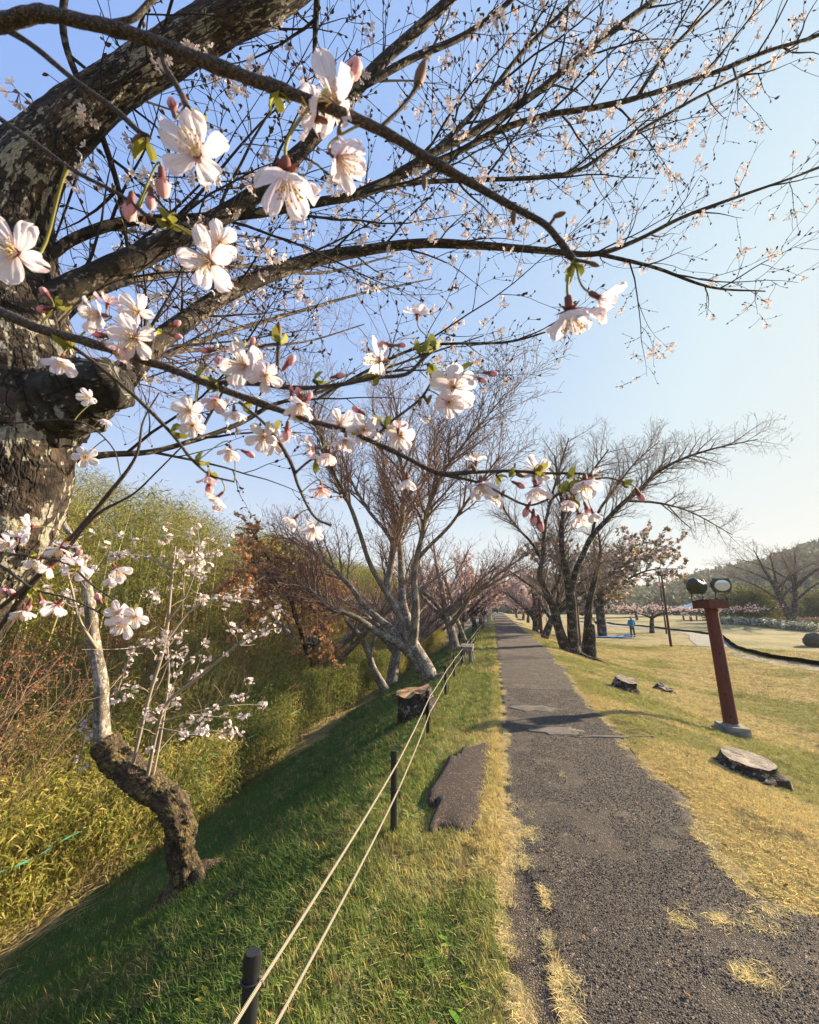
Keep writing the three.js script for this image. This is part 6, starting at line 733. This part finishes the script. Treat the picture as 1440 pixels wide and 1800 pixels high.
// ---------------------------------------------------------------- grass
{
  const tuft = (seed, n, h, w, lean, spread) => { const G = new Geo(), r = RNG(seed); for (let k = 0; k < n; k++) { const a = r() * 6.28, b = r() * 6.28, hh = h * (0.45 + 0.75 * r()), o = V(cos(b) * spread * r(), 0, sin(b) * spread * r()), d = V(cos(a), 0, sin(a)), s = V(-sin(a), 0, cos(a)), le = lean * (0.3 + r()), m = o.clone().add(V(0, hh * 0.55, 0)).addScaledVector(d, le * hh * 0.35), e = o.clone().add(V(0, hh * (1 - 0.25 * le), 0)).addScaledVector(d, le * hh), n1 = d.clone().multiplyScalar(-0.6).add(V(0, 0.8, 0)).normalize(), c = 0.75 + 0.5 * r(), col = [c, c, c]; G.tri(o.clone().addScaledVector(s, -w), o.clone().addScaledVector(s, w), m.clone().addScaledVector(s, w * 0.8), n1, col); G.tri(o.clone().addScaledVector(s, -w), m.clone().addScaledVector(s, w * 0.8), m.clone().addScaledVector(s, -w * 0.8), n1, col); G.tri(m.clone().addScaledVector(s, -w * 0.8), m.clone().addScaledVector(s, w * 0.8), e, n1, col); } return G.get(); };
  const gm = leafMat([1, 1, 1], 0.3, { vertexColors: true }), rng = RNG(901);
  const kinds = { verge: [tuft(1, 11, 0.046, 0.0016, 0.8, 0.03), tuft(2, 9, 0.058, 0.0018, 1.0, 0.03)], slope: [tuft(3, 12, 0.052, 0.0017, 0.9, 0.035), tuft(4, 10, 0.064, 0.0018, 1.1, 0.035)], lawn: [tuft(5, 14, 0.030, 0.0014, 1.5, 0.035), tuft(6, 12, 0.040, 0.0014, 1.3, 0.035)] }, L = { verge: [[], []], slope: [[], []], lawn: [[], []] };
  const bare = (x, z) => x > pathL(z) + 0.02 && x < pathR(z) - 0.02, slabC = grd(815, 1375);
  const put = (x, z, d, forced) => {
    if (!forced && bare(x, z)) return; if (hypot((x - slabC.x) / 0.21, (z - slabC.z) / 0.88) < 0.72 + 0.3 * rng()) return; if (x < -6.3) return;
    const kind = forced ? 'lawn' : x > 0.8 ? 'lawn' : x > -1.15 ? (x > -0.28 && rng() < 0.6 ? 'lawn' : 'verge') : 'slope', c = forced ? mc([0.46, 0.375, 0.22], straw, rng()) : groundColor(x, z), v = 0.72 + 0.6 * rng(), dry = kind === 'lawn' ? 0 : rng() < (kind === 'verge' ? 0.2 : 0.05) ? 0.8 : 0, cc = mc(c, [0.46, 0.34, 0.13], dry), far = max(1, d / 5), s = (0.75 + 0.5 * rng()) * (1 + 0.25 * (far - 1)), patchy = kind === 'lawn' ? 1 : 0.65 + 0.8 * fbm(x * 2.5, z * 2.5, 907, 3);
    const q = QE((rng() - 0.5) * 0.3, rng() * 6.28, (rng() - 0.5) * 0.3); L[kind][rng() < 0.5 ? 0 : 1].push([M4(V(x, (forced ? 0.012 : Hh(x, z)) - 0.004, z), q, V(s * far ** 0.35, s * patchy * (forced ? forced : 1), s * far ** 0.35)), rgb(cc[0] * v * 1.35 * (0.9 + 0.2 * rng()), cc[1] * v * 1.35, cc[2] * v * 1.25)]);
  };
  const N = 380000, lo = Math.log(1.15), hi = Math.log(34);
  for (let k = 0; k < N; k++) { const d = exp(mix(lo, hi, rng())), th = YAW + (rng() - 0.5) * 2.5, x = -sin(th) * d, z = -cos(th) * d; if (rng() > d * d / 18) continue; put(x, z, d); }
  for (let k = 0; k < 26000; k++) { const z = -1.2 - 12 * pow(rng(), 1.4), e = rng() < 0.5, x = e ? pathL(z) + (rng() - 0.62) * 0.22 : pathR(z) + (rng() - 0.35) * 0.35; if (fbm(x * 5, z * 5, 921, 3) > 0.5 || !bare(x, z)) put(x, z, 3, bare(x, z) ? 0.5 : 0); }
  // straw creeping over the asphalt, and tufts standing in its cracks
  for (let k = 0; k < 900; k++) { const z = -3.4 + 1.7 * rng(), x = seam(z) + (rng() - 0.5) * 0.07; if (fbm(x * 14, z * 14, 917, 3) > 0.55) put(x, z, 3, 0.15 + 0.35 * rng()); }
  const spots = [[880, 1330, 0.10, 0.5, 900], [875, 1420, 0.12, 0.45, 1100], [905, 1470, 0.13, 0.25, 800], [930, 1485, 0.08, 0.2, 300], [940, 1640, 0.05, 0.05, 90], [905, 1650, 0.05, 0.04, 90], [1330, 1735, 0.10, 0.07, 260], [1290, 1640, 0.22, 0.06, 420], [1200, 1640, 0.05, 0.05, 60], [1360, 1620, 0.15, 0.08, 380], [1240, 1430, 0.1, 0.2, 300], [990, 1370, 0.02, 0.12, 40], [1020, 1315, 0.08, 0.03, 60], [1060, 1190, 0.2, 0.15, 120], [1000, 1740, 0.04, 0.1, 120]];
  for (const [px, py, rx, rz, n] of spots) { const c = grd(px, py); for (let k = 0; k < n; k++) { const a = rng() * 6.28, r = 0.75 * sqrt(-Math.log(1 - 0.98 * rng())) * 0.8; const X = c.x + cos(a) * r * rx * 1.3, Z = c.z + sin(a) * r * rz * 1.2; if (fbm(X * 16, Z * 16, 913, 4) > 0.47 + 0.12 * r) put(X, Z, 3, 0.15 + 0.4 * rng() * rng()); } }
  const G = grp(); top(G, 'grass', 'short grass, green on the slope and straw coloured on the lawn', 'grass', null, 'stuff'); let n = 0;
  for (const k in L) L[k].forEach((l, i) => { const o = instanced(kinds[k][i], gm, l); o.name = k + '_grass'; o.userData.kind = 'stuff'; G.add(o); n += l.length; });
  // broad leaved weeds on the verge
  const ros = (() => { const W = new Geo(), r = RNG(3); for (let k = 0; k < 8; k++) { const a = k * 0.8 + r() * 0.3, l = 0.05 + 0.03 * r(), d = V(cos(a), 0.75, sin(a)).normalize(), s = V(-sin(a), 0, cos(a)), P = [0, 0.4, 0.75, 1].map((t) => d.clone().multiplyScalar(l * t).add(V(0, -0.35 * l * t * t, 0))), w = [0.002, 0.009, 0.008, 0.001]; for (let i = 0; i < 3; i++) { const n = V(-cos(a) * 0.4, 0.9, -sin(a) * 0.4); W.tri(P[i].clone().addScaledVector(s, -w[i]), P[i].clone().addScaledVector(s, w[i]), P[i + 1].clone().addScaledVector(s, w[i + 1]), n); W.tri(P[i].clone().addScaledVector(s, -w[i]), P[i + 1].clone().addScaledVector(s, w[i + 1]), P[i + 1].clone().addScaledVector(s, -w[i + 1]), n); } } return W.get(); })();
  const wl = []; for (let k = 0; k < 650; k++) { const z = -1.2 - 11 * pow(rng(), 1.3), x = -1.3 + 1.15 * rng(); if (fbm(x * 3, z * 3, 911, 2) < 0.45) continue; wl.push([M4(V(x, Hh(x, z), z), QE(0, rng() * 6, 0), 0.6 + 0.8 * rng()), rgb(0.13 + 0.1 * rng(), 0.20 + 0.1 * rng(), 0.035)]); }
  for (let k = 0; k < 260; k++) { const z = -2.5 - 9 * rng(), x = 1.6 + 3.5 * rng(); if (bare(x, z) || fbm(x * 2, z * 2, 919, 2) < 0.5) continue; wl.push([M4(V(x, Hh(x, z), z), QE(0, rng() * 6, 0), 0.4 + 0.6 * rng()), rgb(0.12 + 0.1 * rng(), 0.17 + 0.08 * rng(), 0.035)]); }
  // dead leaves and bits of twig lying in the grass and on the path
  const lf = (() => { const W = new Geo(), P = [V(-0.016, 0, 0), V(-0.004, 0.004, 0.008), V(0.012, 0.001, 0.004), V(0.018, 0.006, 0), V(0.008, 0.003, -0.008), V(-0.006, 0.005, -0.006)], c = V(0, 0.001, 0); for (let k = 0; k < 6; k++) W.tri(c, P[k], P[(k + 1) % 6], V(0, 1, 0)); return W.get(); })(), ll = []; for (let k = 0; k < 3600; k++) { const z = -1.3 - 12 * pow(rng(), 1.4), x = -1.6 + 6 * rng(), on = bare(x, z); if (on && rng() < 0.88) continue; const t = 0.5 + 0.7 * rng(); ll.push([M4(V(x, on ? 0.022 : Hh(x, z) + 0.012 + 0.02 * rng(), z), QE((rng() - 0.5) * 0.9, rng() * 6.28, (rng() - 0.5) * 0.9), 0.45 + 0.8 * rng()), rgb(0.30 * t, 0.17 * t, 0.08 * t)]); }
  const lo2 = instanced(lf, leafMat([1, 1, 1], 0.15), ll); top(lo2, 'leaf_litter', 'scattered brown dead leaves in the grass and on the path', 'leaf litter', null, 'stuff');
  const o = instanced(ros, gm, wl); top(o, 'weeds', 'broad leaved green weeds among the verge grass', 'weeds', null, 'stuff');
}
renderer.render(scene, camera);
